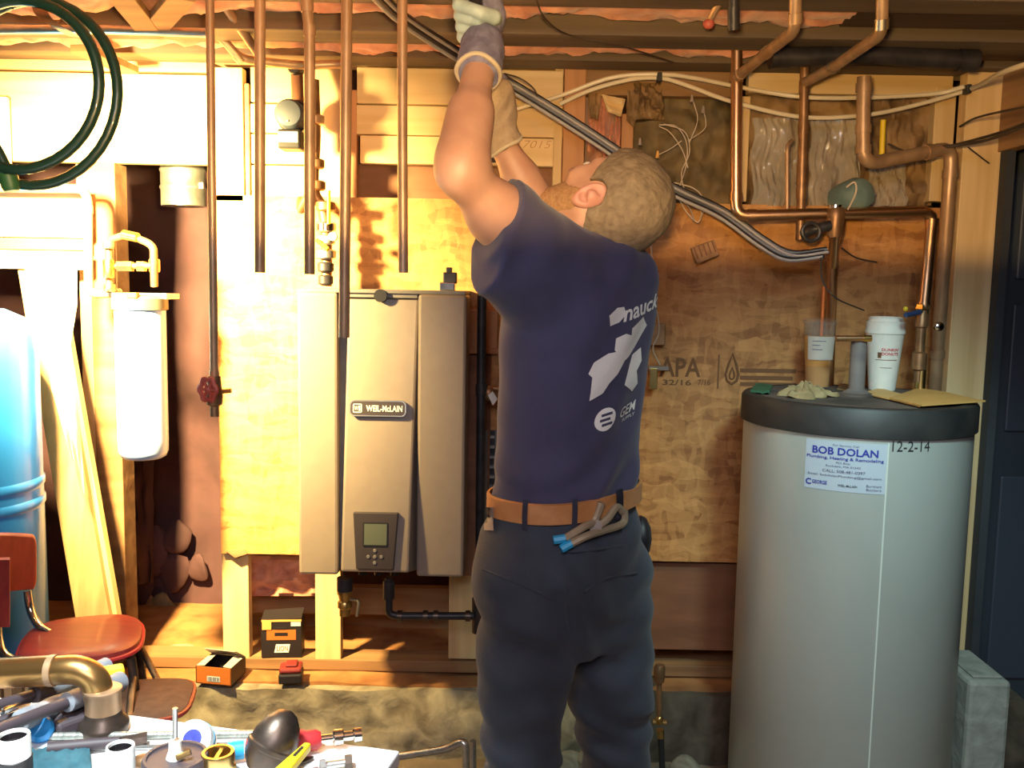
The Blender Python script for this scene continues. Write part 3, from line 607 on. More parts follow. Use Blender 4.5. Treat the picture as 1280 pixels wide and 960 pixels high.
# cables
def cable(name, runs, label, cat='cable', group=None, n=7):
    """runs: (part name, pixel stations, radius, material)"""
    a0 = runs[0]; w0 = [P(*p) for p in a0[1]]
    if len(runs) == 1:
        o = MB().tube(spline(w0, n), a0[2], 8).build(name, MT[a0[3]], smooth=True); return tag(o, label, cat, group)
    o = thing(name, min(w0, key=lambda v: v.z), label, cat, group)
    for nm, pts, r, m in runs: MB().tube(spline([P(*p) for p in pts], n), r, 8).build(nm, MT[m], o, smooth=True)
    return o
base = [(468,-8,2.00),(500,22,2.18),(560,62,2.42),(620,97,2.60),(680,133,2.62),(750,178,2.62),(830,232,2.60),(900,266,2.60),(950,302,2.58),(985,320,2.56),(1030,316,2.54)]
sh = lambda dx, dy, dY: [(x+dx, y+dy, Y+dY) for x, y, Y in base]
cable('cable_bundle', [('dark_cable', base, .0085, 'cable'), ('dark_cable', sh(4,-4,.012), .0085, 'cable'), ('grey_cable', sh(-2,5,.0), .0052, 'greycable'), ('grey_cable', sh(6,-1,-.010), .004, 'greycable'), ('dark_cable', sh(0,4,.016), .007, 'cable')], 'bundle of dark and grey cables sloping down behind the man\'s head')
cable('white_cable', [('c', [(640,138,2.74),(656,133,2.70),(705,118,2.72),(765,97,2.70),(826,93,2.68),(870,98,2.70),(920,108,2.72),(1000,121,2.66),(1080,122,2.68),(1170,117,2.70),(1206,108,2.66)], .0062, 'romex')], 'upper white cable looping along the wall top to the post', group='white cables along the wall top')
cable('white_cable', [('c', [(700,130,2.73),(740,112,2.72),(790,99,2.70),(828,98,2.69),(862,108,2.70),(915,127,2.70),(1000,146,2.68),(1080,144,2.68),(1150,130,2.70),(1216,110,2.66),(1250,92,2.2),(1290,78,1.98)], .0062, 'romex')], 'lower white cable sagging along the wall top and on over the doorway', group='white cables along the wall top')
for i, (x, y) in enumerate(((825,95),(1212,110))):
    tag(MB().rect(x-3,y-5,x+3,y+6,2.665,.03).build('cable_clip', MT['blackplastic'], bevel=.002), ('dark clip holding the white cables over the man\'s head','dark clip holding the white cables on the post top')[i], 'clip')
cable('thin_wire', [('c', [(668,-6,2.1),(682,24,2.2),(712,44,2.36),(775,57,2.40),(842,78,2.60)], .002, 'brownwire')], 'thin dark wire drooping across the joists right of the raised glove', 'wire')
cable('thin_wire', [('c', [(630,92,2.6),(650,98,2.62),(668,112,2.62),(674,132,2.62)], .0022, 'brownwire')], 'thin dark wire curling below the glove onto the cable bundle', 'wire')
t1 = [('pale_wire', [(824,156,2.72),(845,158,2.70),(858,178,2.69),(858,205,2.69),(850,232,2.68)], .0016, 'wire'), ('pale_wire', [(824,158,2.72),(838,166,2.70),(853,188,2.69),(860,210,2.69)], .0016, 'wire'), ('pale_wire', [(830,155,2.72),(856,165,2.70),(862,190,2.69),(852,216,2.68),(856,240,2.66)], .0016, 'wire'),
      ('pale_wire', [(860,176,2.69),(880,162,2.69),(882,150,2.69),(879,138,2.69)], .0014, 'wire'), ('pale_wire', [(862,178,2.69),(872,150,2.69),(866,125,2.69)], .0014, 'wire'), ('pale_wire', [(852,176,2.69),(838,186,2.70),(822,194,2.71)], .0014, 'wire')]
tw = cable('wire_tangle', t1, 'tangle of thin pale wires with wire nuts right of the man\'s head', 'wires')
for x, y in ((865,124),(879,138),(822,194),(800,178)): MB().lathe([(0,.012),(.003,.012),(.006,-.008),(0,-.008)], 10, Matrix.Translation(P(x,y,2.69))).build('wire_nut', MT['cardgrey' if x != 822 else 'manila'], tw, smooth=True)
t2 = [('pale_wire', [(838,232,2.69),(858,246,2.68),(876,262,2.68),(872,278,2.68),(856,262,2.69),(846,240,2.69)], .0018, 'wire'), ('pale_wire', [(842,228,2.69),(868,236,2.68),(882,254,2.68),(876,272,2.68)], .0016, 'wire'), ('pale_wire', [(836,238,2.69),(860,258,2.68),(868,276,2.68)], .0016, 'greycable')]
cable('cable_tail', t2, 'pale loop of stripped wire hanging off the cable bundle behind the man', 'wires')
th = cable('hanging_wires', [('pale_wire', [(812,280,2.76),(816,340,2.76),(816,380,2.76)], .003, 'wire'), ('pale_wire', [(817,380,2.76),(813,400,2.76),(812,420,2.76)], .0024, 'wire'), ('pale_wire', [(818,380,2.76),(823,400,2.76),(823,418,2.76),(816,436,2.76),(825,456,2.76)], .0022, 'wire')], 'pale wires hanging to two small terminal blocks right of the man\'s shirt', 'wires')
MB().rect(808,404,832,432,2.765,.02).build('wall_box', MT['bronze'], th, bevel=.003)
MB().rect(812,460,822,487,2.75,.02).build('terminal_block', MT['brass'], th, bevel=.002); MB().rect(811,458,836,463,2.752,.02).build('terminal_strip', MT['cardgrey'], th, bevel=.001)
hm = Matrix.Translation(P(881,315,2.765)) @ Matrix.Rotation(math.radians(-22),4,'Y')
ht = thing('brown_wall_tag', P(881,330,2.765), 'small tilted brown ribbed plate on the lit strand board', 'plate')
MB().box((0,0,0),(.072,.02,.05)).build('plate', MT['orangewood' if 0 else 'bronze'], ht, bevel=.002).data.transform(hm)
for k in range(5): MB().box((-.028+k*.014,-.011,.006),(.004,.004,.034)).build('rib', MT['brownboard'], ht).data.transform(hm)
cable('doorway_wires', [('brown_wire', [(1150,185,2.60),(1210,180,2.56),(1250,170,2.36),(1300,150,2.0)], .004, 'brownwire'), ('brown_wire', [(1160,190,2.60),(1214,176,2.56),(1256,164,2.36),(1300,146,2.0)], .004, 'brownwire'), ('brown_wire', [(1200,158,2.68),(1224,146,2.50),(1290,132,2.05)], .003, 'brownwire'), ('brown_wire', [(1210,184,2.6),(1236,204,2.66)], .002, 'brownwire'), ('brown_wire', [(1110,180,2.62),(1140,190,2.62),(1200,182,2.58)], .003, 'brownwire')], 'bunched brown wires running over the doorway header', 'wires')
cable('loose_wire', [('c', [(1052,310,2.62),(1070,322,2.66),(1096,328,2.70)], .0025, 'brownwire')], 'loose dark wire on the board right of the green pump', 'wire')
cable('loose_wire', [('c', [(1026,322,2.52),(1028,350,2.52),(1044,372,2.50),(1080,388,2.6)], .0022, 'brownwire')], 'loose dark wire drooping beside the bright tank pipe', 'wire')
pipe('capped_stub', [(918,-20,2.0),(917,14,2.02),(917,36,2.03)], .011, 'black', 'short dark capped pipe stub hanging between the joists', joints=[(1,2,.1),(1,2,.75)])
hs = thing('red_valve', P(886,34,2.2), 'small valve with a red handle tucked up between the joists', 'valve')
MB().tube([P(902,-2,2.15),P(888,24,2.2)], .008, 8).build('pipe_stub', MT['oldcopper'], hs, smooth=True); MB().ball(P(886,30,2.2), (.014,.012,.012), 10).build('red_handle', MT['redvalve'], hs, smooth=True)

# ================================================================== grey storage tank
TY = 2.46; tcx = P(1069,515,TY).x; tz_l = P(1069,527,TY).z; RT = .291
ZTOP = tz_l+.072
tk = thing('storage_tank', (tcx,TY,0), 'large pale grey cylindrical water tank with a black lid', 'tank')
MB().lathe([(0,.03),(RT*.96,.03),(RT,.05),(RT,tz_l),(RT*.985,tz_l+.004),(0,tz_l+.004)], 96, Matrix.Translation((tcx,TY,0))).build('shell', MT['tank'], tk, smooth=True)
MB().lathe([(RT+.002,tz_l-.002),(RT+.008,tz_l),(RT+.008,ZTOP-.010),(RT+.002,ZTOP-.002),(RT-.02,ZTOP)], 96, Matrix.Translation((tcx,TY,0))).build('lid_rim', MT['tanklid'], tk, smooth=True)
MB().lathe([(RT-.02,ZTOP-.001),(RT-.03,ZTOP-.004),(.1,ZTOP-.003),(0,ZTOP-.003)], 64, Matrix.Translation((tcx,TY,0))).build('lid_top', MT['dusty'], tk, smooth=True)
MB().lathe([(0,0),(RT*.93,0),(RT*.93,.032),(0,.032)], 64, Matrix.Translation((tcx,TY,0))).build('base_ring', MT['tanklid'], tk, smooth=True)
def tk_pt(px, py, off=.0012):
    d_ = ray(px, py); o = Vector((-tcx, -TY, 0)); a = d_.x**2+d_.y**2; b_ = 2*(o.x*d_.x+o.y*d_.y); c_ = o.x**2+o.y**2-(RT+off)**2
    t = (-b_-math.sqrt(b_*b_-4*a*c_))/(2*a); return Vector((0,0,CAM_Z))+d_*t
def tk_map(ang0, z0, off):   # arc length s, height h -> point on shell
    return lambda s_, h: Vector((tcx+(RT+off)*math.sin(ang0+s_/RT), TY-(RT+off)*math.cos(ang0+s_/RT), z0+h))
def tk_ang(p): return math.atan2(p.x-tcx, -(p.y-TY))
lc = tk_pt(1056,584); la = tk_ang(lc); f1 = tk_map(la, lc.z, .001)
LW, LH = .190, .122
st = MB().grid(lambda u, v: f1((u-.5)*LW, (v-.5)*LH), 14, 2).build('sticker', MT['label'], tk, fix=False)
f2 = tk_map(la, lc.z, .0022)
def tl(name, s, cx_, cz, wd, ht=None, m='greyink', bold=0):
    mb = MB(); mb.add(*flat_text(s, (cx_, cz), wd, f2, ht, bold)); mb.build(name, MT[m], st, fix=False)
tl('sticker_line', 'For Service Call', 0, .052, .060, .005)
tl('sticker_title', 'BOB DOLAN', -.002, .037, .152, .0185, 'blueink', .025)
tl('sticker_line', 'Plumbing, Heating & Remodeling', -.002, .019, .178, .0095, 'blueink', .015)
tl('sticker_line', 'PO Box', -.004, .009, .032, .005); tl('sticker_line', 'Rochdale, MA 01542', -.004, .000, .080, .0055)
tl('sticker_line', 'CALL: 508-481-0397', -.002, -.012, .098, .0068, 'greyink', .01); tl('sticker_line', 'Email: bobdolanPlumbing@gmail.com', -.001, -.024, .170, .0070, 'greyink', .005)
tl('sticker_logo', 'C', -.084, -.044, .014, .015, 'blueink', .03); tl('sticker_logo', 'GEORGE', -.057, -.043, .036, .009, 'blueink', .02)
tl('sticker_logo', 'WEIL-McLAIN', .008, -.046, .044, .006, 'ink', .01); tl('sticker_logo', 'Burnham', .068, -.042, .034, .006); tl('sticker_logo', 'Boilers', .068, -.051, .034, .006)
dc = tk_pt(1140,558); f3 = tk_map(tk_ang(dc), dc.z, .0015)
mb = MB(); mb.add(*flat_text('12-2-14', (0,0), .094, f3, .025, .0)); mb.build('marker_date', MT['ink'], tk, fix=False)
s0 = tk_ang(tk_pt(1108,600)); f4 = tk_map(s0, 0, .001)
MB().grid(lambda u, v: f4((u-.5)*.004, .06+v*(tz_l-.07)), 1, 2, (0,-.001,0)).build('shell_seam', mat('seam_edge', (.60,.63,.58), rough=.3), tk, fix=False)
ZL = ZTOP-.003
pl = PZ(1070,494,ZL); po = thing('tank_well', pl, 'dusty grey stub pipe with a flange in the centre of the tank lid', 'pipe')
MB().lathe([(0,0),(.036,0),(.036,.008),(.026,.014),(.021,.018),(.021,.145),(.018,.150),(0,.150)], 20, Matrix.Translation(pl)).build('stub', mat('dusty_grey_pipe', (.13,.11,.11), (.2,.17,.16), .7, scale=(15,15,15)), po, smooth=True)
MB().lathe([(.037,0),(.052,0),(.052,.004),(.037,.007)], 20, Matrix.Translation(pl)).build('flange', MT['dusty'], po, smooth=True)
# cups
c1 = PZ(1021,485,ZL); ic = thing('iced_coffee_cup', c1, 'clear cup of iced coffee with an orange straw on the tank lid', 'cup')
Mc = Matrix.Translation(c1) @ Matrix.Diagonal((1,1,1.2,1))
MB().lathe([(0,.001),(.033,.001),(.046,.155),(.048,.158),(.0465,.159),(.0445,.155),(.032,.004),(0,.004)], 32, Mc).build('cup_body', MT['clear'], ic, smooth=True)
MB().lathe([(0,.005),(.0318,.005),(.0425,.126),(0,.126)], 32, Mc).build('coffee', MT['coffee'], ic, smooth=True)
MB().lathe([(.048,.155),(.0495,.157),(.0495,.164),(.044,.168),(.012,.170),(0,.170)], 32, Mc).build('cup_lid', MT['clear'], ic, smooth=True)
def sleeve(c, r0, r1, z0, z1, a0, a1, n=16):
    return MB().grid(lambda u, v: (c.x+(r0+(r1-r0)*v)*math.sin(a0+(a1-a0)*u), c.y-(r0+(r1-r0)*v)*math.cos(a0+(a1-a0)*u), c.z+z0+(z1-z0)*v), n, 2)
lb = sleeve(c1, .0410, .0450, .084, .151, -1.1, .9).build('paper_label', mat('grey_white_paper', (.52,.47,.42), rough=.8), ic, fix=False)
for k in range(3): sleeve(c1, .0450-.0007*k, .0452-.0007*k, .137-.012*k, .139-.012*k, -.75, (.1, -.25, -.1)[k], 6).build('label_print', MT['greyink'], lb, fix=False)
MB().tube([c1+Vector((.005,.0,.12)), P(1030,358,c1.y+.01)], .0045, 10).build('straw', MT['orange'], ic, smooth=True)
c2 = PZ(1102,487,ZL); fc = thing('foam_cup', c2, 'tall white foam cup with a lid and pink lettering', 'cup')
Mc = Matrix.Translation(c2) @ Matrix.Diagonal((1,1,1.1,1))
MB().lathe([(0,0),(.036,0),(.037,.004),(.0515,.145),(.0525,.150),(0,.150)], 36, Mc).build('cup_body', MT['foam'], fc, smooth=True)
MB().lathe([(.052,.146),(.0545,.148),(.0545,.156),(.052,.160),(.0525,.176),(.047,.180),(.046,.188),(.040,.191),(.038,.186),(0,.186)], 36, Mc).build('cup_lid', MT['foam'], fc, smooth=True)
cr = lambda z: .0373+.0145*(z/.165)
fcup = lambda a0, z0, off=.0012: (lambda s_, h: Vector((c2.x+(cr(z0+h)+off)*math.sin(a0+s_/.047), c2.y-(cr(z0+h)+off)*math.cos(a0+s_/.047), c2.z+z0+h)))
mb = MB(); mb.add(*flat_text("DUNKIN'", (.004,.006), .048, fcup(-.08,.112), .0085, .02)); mb.add(*flat_text('DONUTS', (.004,-.006), .048, fcup(-.08,.112), .0085, .02)); mb.build('cup_lettering', MT['redink'], fc, fix=False)
mb = MB(); mb.grid(lambda u, v: fcup(-.2,.088)((u-.5)*.062, v*.0015), 8, 1); mb.grid(lambda u, v: fcup(-.2,.066)((u-.5)*.035, v*.0012), 8, 1); mb.grid(lambda u, v: fcup(-.62,.102)((u-.5)*.010, (v-.5)*.016), 3, 1); mb.build('cup_lines', MT['bronze'], fc, fix=False)
# envelope, rag, cloth
def sheet(pts, nu, nv, thick, fn=lambda u, v: 0):
    q = [Vector(p) for p in pts]
    return MB().grid(lambda u, v: q[0].lerp(q[1], u).lerp(q[3].lerp(q[2], u), v)+Vector((0,0,fn(u,v))), nu, nv, (0,0,thick))
e = thing('manila_envelope', PZ(1140,497,ZL), 'flat manila envelope lying over the right edge of the tank lid', 'envelope')
e1 = PZ(1232,501,ZL+.012)
sheet([PZ(1078,492,ZL+.003), PZ(1150,509,ZL+.003), PZ(1160,503,ZL+.003), PZ(1100,486,ZL+.003)], 8, 4, .003).build('envelope_flap', mat('envelope_fold', (.66,.42,.15), rough=.7), e)
sheet([PZ(1112,499,ZL+.006), PZ(1152,508,ZL+.006), e1, PZ(1146,487,ZL+.006)], 12, 8, .004, lambda u, v: .003*math.sin(u*5)*v).build('envelope_body', MT['manila'], e)
rg_ = PZ(1006,496,ZL)
def ragf(u, v):
    a = 2*math.pi*u; r = v*(.062+.022*math.sin(3*a+1)+.012*math.sin(7*a)); h = .028*(1-v)**.6*(1+.9*nz(u*6, v*4, 3))+.012*nz(u*9, v*7, 1)
    return rg_+Vector((r*math.cos(a)*1.05, r*math.sin(a)*.8, max(.002, h+.004-.016*max(0, v-.85))))
tag(MB().grid(ragf, 48, 14, (0,0,-.0015)).build('crumpled_rag', MT['rag'], smooth=60), 'crumpled tan paper rag in front of the iced coffee', 'rag')
tag(sheet([PZ(938,490,ZL+.004), PZ(962,492,ZL+.004), PZ(966,483,ZL+.004), PZ(946,481,ZL+.004)], 8, 6, .006, lambda u, v: .006*nz(u*4, v*4, 2)).build('green_cloth', MT['greenrag'], smooth=True), 'small green cloth at the left edge of the tank lid', 'cloth')
tag(sheet([PZ(1046,487,ZL+.002), PZ(1066,490,ZL+.002), PZ(1068,481,ZL+.002), PZ(1050,480,ZL+.002)], 4, 4, .002).build('paper_scrap', MT['rag'], smooth=True), 'small pale paper scrap beside the stub pipe', 'paper')
# stamp printed on the strand board
stamp = MB(); fs_ = lambda x, z: Vector((x, YW-.0015, z))
def st_txt(s, px, py, wpx, hpx):
    c_ = P(px, py, YW); k = YW/FPX; stamp.add(*flat_text(s, (c_.x, c_.z), wpx*k, fs_, hpx*k, .02))
st_txt('APA', 850, 459, 52, 24); st_txt('32/16', 846, 478, 36, 7); st_txt('7/16', 880, 478, 16, 7)
stamp.rect(897,443,899,486,YW-.0015,.001)
for y_, w_ in ((461,70),(470,66),(478,70)): stamp.rect(925,y_,925+w_,y_+5,YW-.0015,.001)
c_ = P(915,464,YW); k = YW/FPX
ring = [(0,22),(5,8),(8,-4),(6,-12),(0,-16),(-6,-12),(-8,-4),(-5,8)]
stamp.tube([Vector((c_.x+x*k, YW-.001, c_.z+z*k)) for x, z in ring], .004, 6, closed=True); stamp.tube([Vector((c_.x+x*k*.4, YW-.001, c_.z-4*k+z*k*.4)) for x, z in ring], .003, 6, closed=True)
stamp.build('printed_stamp', MT['stamp'], osb, fix=False)
# pencil figures on the lit header board
wr = MB(); c_ = P(668,180,YW+.005); wr.add(*flat_text('17015', (c_.x, c_.z), 42*k, lambda x, z: Vector((x, YW+.0125, z)), 9*k, -.018, .3)); wr.build('pencil_marks', MT['orangewood'], wall_back, fix=False)
# ================================================================== left side of the room
# coiled garden hose on a strap
hz = thing('garden_hose', P(60,230,2.25), 'coiled dark green garden hose hanging from the joists', 'hose')
def loop(cx, cy, rx, ry, a0, a1, Y0, Y1, r=.0105, tilt=0):
    pts = []
    for k in range(41):
        t = k/40; a = math.radians(a0+(a1-a0)*t); x = rx*math.cos(a); y = ry*math.sin(a); c_, s_ = math.cos(tilt), math.sin(tilt)
        pts.append(P(cx+x*c_-y*s_, cy+x*s_+y*c_, Y0+(Y1-Y0)*t))
    return MB().tube(pts, r, 10)
loop(42,116,105,116,-110,250,1.84,1.82,tilt=.06).build('hose_coil', MT['hose'], hz, smooth=True)
loop(24,106,100,106,-115,245,1.78,1.80,tilt=.12).build('hose_coil', MT['hose'], hz, smooth=True)
MB().tube(spline([P(-30,150,1.82),P(-8,180,1.81),P(6,206,1.81),P(12,222,1.81)],5), .0105, 10).build('hose_end', MT['hose'], hz, smooth=True)
MB().lathe([(0,-.02),(.017,-.02),(.017,.012),(.013,.02),(0,.02)], 12, axis_m(P(12,226,1.81),(.2,0,-1))).build('hose_coupling', mat('green_hose_fitting', (.02,.09,.03), rough=.5), hz, smooth=True)
sp = tag(MB().grid(lambda u, v: spline([P(40,-10,1.83),P(40,10,1.80),P(48,22,1.77),P(66,34,1.77),P(84,44,1.81)],4)[min(16,int(v*16))]+Vector((u*.028,0,-u*.004)), 2, 16, (0,.004,0)).build('hose_strap', MT['bronze'], smooth=True), 'brown strap from the joist holding the green hose', 'strap')
# pale sheathing boards behind the hose
sb = thing('pale_board', P(50,330,2.70), 'very pale board lying level along the left wall, under the hose', 'board')
MB().rect(-60,236,108,296,2.72,.03).build('board_face', MT['whiteboard'], sb, bevel=.003)
MB().rect(-60,297,108,312,2.735,.02).build('shadow_gap', MT['old_x'], sb, bevel=.002)  # brown strip stands in for the shadow gap between the two boards
sb2 = tag(MB().rect(-60,313,106,336,2.70,.03).build('pale_batten', MT['whiteboard'], bevel=.003), 'narrow pale batten below the level pale board', 'board')
tag(MB().rect(-60,120,10,236,2.76,.02).build('pale_sheathing', MT['whiteboard'], bevel=.003), 'pale panel on the wall inside the hose loop', 'board')
# copper feed pipe with rounded corner and brass filter manifold
pipe('copper_feed', [(-30,234,2.60),(104,236,2.60),(110,250,2.60),(111,368,2.60),(150,366,2.58)], .0125, 'oldcopper', 'copper pipe turning down and in to the blue water filter', joints=[(2,3,.1),(2,3,.9)], bend=.03)
fl = thing('filter_manifold', P(158,368,2.56), 'brass and copper bypass loop on top of the blue water filter', 'manifold')
MB().tube(fillet([P(137,366,2.56),P(136,318,2.56),P(136,300,2.56),P(160,293,2.54),P(186,304,2.52),P(192,310,2.52),P(193,358,2.54)], .022), .010, 12).build('bypass_loop', MT['bronze'], fl, smooth=True)
for x, y, r, h, m in ((136,336,.016,.05,'brass'),(193,332,.015,.035,'brass'),(136,306,.017,.02,'bronze'),(137,360,.017,.02,'copper')):
    MB().lathe([(0,-h/2),(r*.9,-h/2),(r,-h/2+.004),(r,h/2-.004),(r*.9,h/2),(0,h/2)], 12, Matrix.Translation(P(x,y,2.55))).build('fitting', MT[m], fl, smooth=True)
MB().tube([P(140,333,2.56),P(190,332,2.54)], .008, 10).build('cross_pipe', MT['bronze'], fl, smooth=True)
for x, m in ((152,'brass'),(161,'brass'),(177,'orange')): MB().lathe([(0,-.011),(.015,-.011),(.015,.011),(0,.011)], 6, axis_m(P(x,333,2.55),(1,0,0))).build('hex_nut', MT['brass' if m == 'orange' else m], fl)
MB().tube([P(154,293,2.53),P(172,297,2.52)], .013, 10).build('yellow_tag', MT['brass'], fl, smooth=True)
ff = thing('water_filter', P(175,572,2.55), 'long pale blue water filter cartridge with a dark cap', 'water filter')
q0 = P(175,382,2.55); q1 = P(175,572,2.55); H = q0.z-q1.z
MB().lathe([(0,0),(.05,0),(.060,.006),(.066,.02),(.067,.05),(.0675,H),(0,H)], 40, Matrix.Translation((q0.x,2.55,q1.z))).build('sump', MT['filterblue'], ff, smooth=True)
MB().lathe([(.0675,H-.012),(.074,H-.010),(.074,H+.020),(.066,H+.026),(.040,H+.030),(0,H+.032)], 32, Matrix.Translation((q0.x,2.55,q1.z))).build('cap', MT['filtercap'], ff, smooth=True)
MB().bb(q0.x-.075, 2.54, q0.z+.018, q0.x+.078, 2.64, q0.z+.034).build('bracket', MT['steel'], ff, bevel=.002)
MB().bb(q0.x-.005, 2.475, q0.z+.020, q0.x+.022, 2.50, q0.z+.036).build('pressure_button', MT['orange'], ff, bevel=.003)
# galvanised collar hanging in the bay
gc = thing('metal_vent_collar', P(231,262,3.0), 'shiny galvanised round vent collar under the left header board', 'vent')
qa = P(231,258,3.0); qb = P(231,200,3.0); hh = qb.z-qa.z
MB().lathe([(.06,0),(.072,0),(.072,.05),(.075,.055),(.075,.06),(.072,.065),(.072,.105),(.075,.11),(.075,.115),(.072,.12),(.072,hh),(.06,hh)], 32, Matrix.Translation((qa.x,3.0,qa.z))).build('collar', MT['steel'], gc, smooth=True)
MB().lathe([(0,.006),(.060,.006),(.060,0),(.0,0)], 24, Matrix.Translation((qa.x,3.0,qa.z))).build('end_disc', MT['boilerdark'], gc, smooth=True)
MB().bb(qa.x+.068,2.93,qa.z+.05,qa.x+.084,2.945,qa.z+.07).build('latch', MT['steel'], gc, bevel=.002)
# blue pressure tank
bt = thing('pressure_tank', (P(-42,600,2.35).x,2.35,0), 'tall blue pressure tank at the left edge of the room', 'tank')
bx_ = P(40,500,2.35).x; br = .19; bcx = bx_-br; zt_ = P(0,384,2.35).z
MB().lathe([(0,.12),(br*.8,.13),(br,.20),(br,zt_-.13),(br*.97,zt_-.075),(br*.86,zt_-.03),(br*.6,zt_-.006),(0,zt_)], 48, Matrix.Translation((bcx,2.35,0))).build('shell', MT['bluetank'], bt, smooth=True)
for y in (622, 648):
    z_ = P(20,y,2.2).z; MB().lathe([(br,z_-.014),(br+.004,z_-.008),(br+.004,z_+.008),(br,z_+.014)], 48, Matrix.Translation((bcx,2.35,0))).build('welded_band', MT['bluetank'], bt, smooth=True)
MB().lathe([(br*.75,0),(br*.95,0),(br*.95,.16),(br*.75,.16)], 40, Matrix.Translation((bcx,2.35,0))).build('base_skirt', MT['tanklid'], bt, smooth=True)
# leaning plank with a twisted plastic sheet
def beam(pts4, Y0, Y1, t):   # corners: top-left, top-right, bottom-right, bottom-left; Y0 top, Y1 bottom
    a, b, c_, d_ = pts4; q = [P(*a,Y0),P(*b,Y0),P(*c_,Y1),P(*d_,Y1)]; o_ = Vector((0,t,0))
    return MB().add(q+[v+o_ for v in q], [(0,1,2,3),(7,6,5,4),(0,4,5,1),(1,5,6,2),(2,6,7,3),(3,7,4,0)])
MT['plank'] = mat('sandy_plank', (.30,.20,.09), (.42,.29,.14), .7, scale=(30,30,3), bump=.15)
pk = thing('leaning_plank', P(116,765,2.5), 'pale plank leaning between the blue tank and the water filter', 'plank')
beam(((22,338),(62,338),(140,790),(97,790)), 2.68, 2.52, .035).build('board_face', MT['plank'], pk, bevel=.002)
beam(((62,338),(72,338),(150,790),(141,790)), 2.70, 2.54, .03).build('board_edge', MT['wood_z'], pk, bevel=.002)
pf = thing('crumpled_sheet', P(108,640,2.56), 'long twisted strip of pale sheathing paper over the leaning plank', 'paper')
stt = [(30,330,96,332),(46,400,96,380),(60,452,88,430),(64,486,92,470),(74,520,100,540),(88,570,106,620)]
def strip(u, v):
    t = v*(len(stt)-1); i = min(int(t), len(stt)-2); f = t-i; a, b = stt[i], stt[i+1]
    xl, yl, xr_, yr = [a[k]*(1-f)+b[k]*f for k in range(4)]
    return P(xl+(xr_-xl)*u, yl+(yr-yl)*u, 2.60-.10*v+.02*math.sin(u*6+v*9)+.015*nz(u*4, v*7, 2))
MB().grid(strip, 12, 40, (0,.003,0)).build('sheet', MT['film'], pf, smooth=True)
# red step stool chair
ch = thing('step_stool', P(100,900,2.12), 'red vinyl step stool chair with chrome tube frame beside the blue tank', 'stool')
SY = 2.16; zs = P(102,800,SY).z
cs = PZ(103,797,zs); 
def seatM(ang): return Matrix.Translation(cs) @ Matrix.Rotation(ang, 4, 'Z')
sw, sd = .136, .14
def superell(n, a, b, e=3.2): return [(a*math.copysign(abs(math.cos(t))**(2/e), math.cos(t)), b*math.copysign(abs(math.sin(t))**(2/e), math.sin(t))) for t in [2*math.pi*k/n for k in range(n)]]
sm = MB(); Ms = seatM(.35); rings = []
for sc, z in ((.0,.014),(.6,.014),(.9,.010),(.985,.002),(1.0,-.008),(.985,-.022),(.95,-.026),(0,-.026)): rings.append([Ms @ Vector((x*sc, y*sc, z)) for x, y in superell(40, sw, sd)])
vs = [v for r_ in rings for v in r_]; sm.add(vs, [(i*40+k, i*40+(k+1)%40, (i+1)*40+(k+1)%40, (i+1)*40+k) for i in range(len(rings)-1) for k in range(40)])
se = sm.build('seat', MT['redvinyl'], ch, smooth=True)
sm = MB(); rr = [Ms @ Vector((x*1.012, y*1.012, -.012)) for x, y in superell(40, sw, sd)]; sm.tube(rr, .0055, 6, closed=True).build('seat_trim', MT['red'], se, smooth=True)
def rot2(x, y, z): return Ms @ Vector((x, y, z))
# backrest at the left, facing the seat
bq = [P(-60,690,2.02), P(-10,662,2.10), P(30,672,2.20), P(46,690,2.24)]
bt_ = MB(); MBk = []
def backf(u, v):
    x0 = P(-40+u*86, 668+v*80-14*u*(v)+10*(u-.5)**2, 2.02+.20*u); rr_ = max(0, abs(u-.5)*2-.75)/.25; rv = max(0, abs(v-.5)*2-.6)/.4
    c = x0.copy(); sx = 1-.10*rv**2.2; 
    m0 = P(-40+.5*86, 668+v*80, 2.12)
    return m0.lerp(x0, sx)
bk_ = MB().grid(backf, 20, 16, (-.012,.022,0)); bk_.build('backrest', MT['redvinyl'], ch, smooth=50, bevel=.004)
MB().grid(lambda u, v: P(-40+u*52, 700+v*84, 1.98+.06*u), 8, 8, (-.01,.02,0)).build('side_pad', MT['redvinyl'], ch, smooth=50)
for pts in (((34,738,2.22),(38,762,2.22),(48,782,2.20),(62,792,2.18)), ((-4,756,2.08),(-2,800,2.06),(10,822,2.04),(40,826,2.04))):
    MB().tube(spline([P(*p) for p in pts],6), .010, 10).build('back_tube', MT['chrome'], ch, smooth=True)
for i, (x, y) in enumerate(((.115,.10),(.115,-.115),(-.115,.11),(-.12,-.11))):
    a = rot2(x, y, -.02); b_ = rot2(x*1.45, y*1.35, 0); b_.z = .012
    lg_ = MB().tube([a, b_], .011, 10).build('leg', MT['iron'], ch, smooth=True)  # legs take the dark iron colour to stand for the shade on them
    MB().tube([b_, b_+Vector((0,0,.03))], .015, 10).build('rubber_foot', MT['blackplastic'], lg_, smooth=True)
MB().tube([rot2(.13,.11,-.30), rot2(.13,-.12,-.30)], .008, 8).build('stretcher', MT['chrome'], ch, smooth=True)
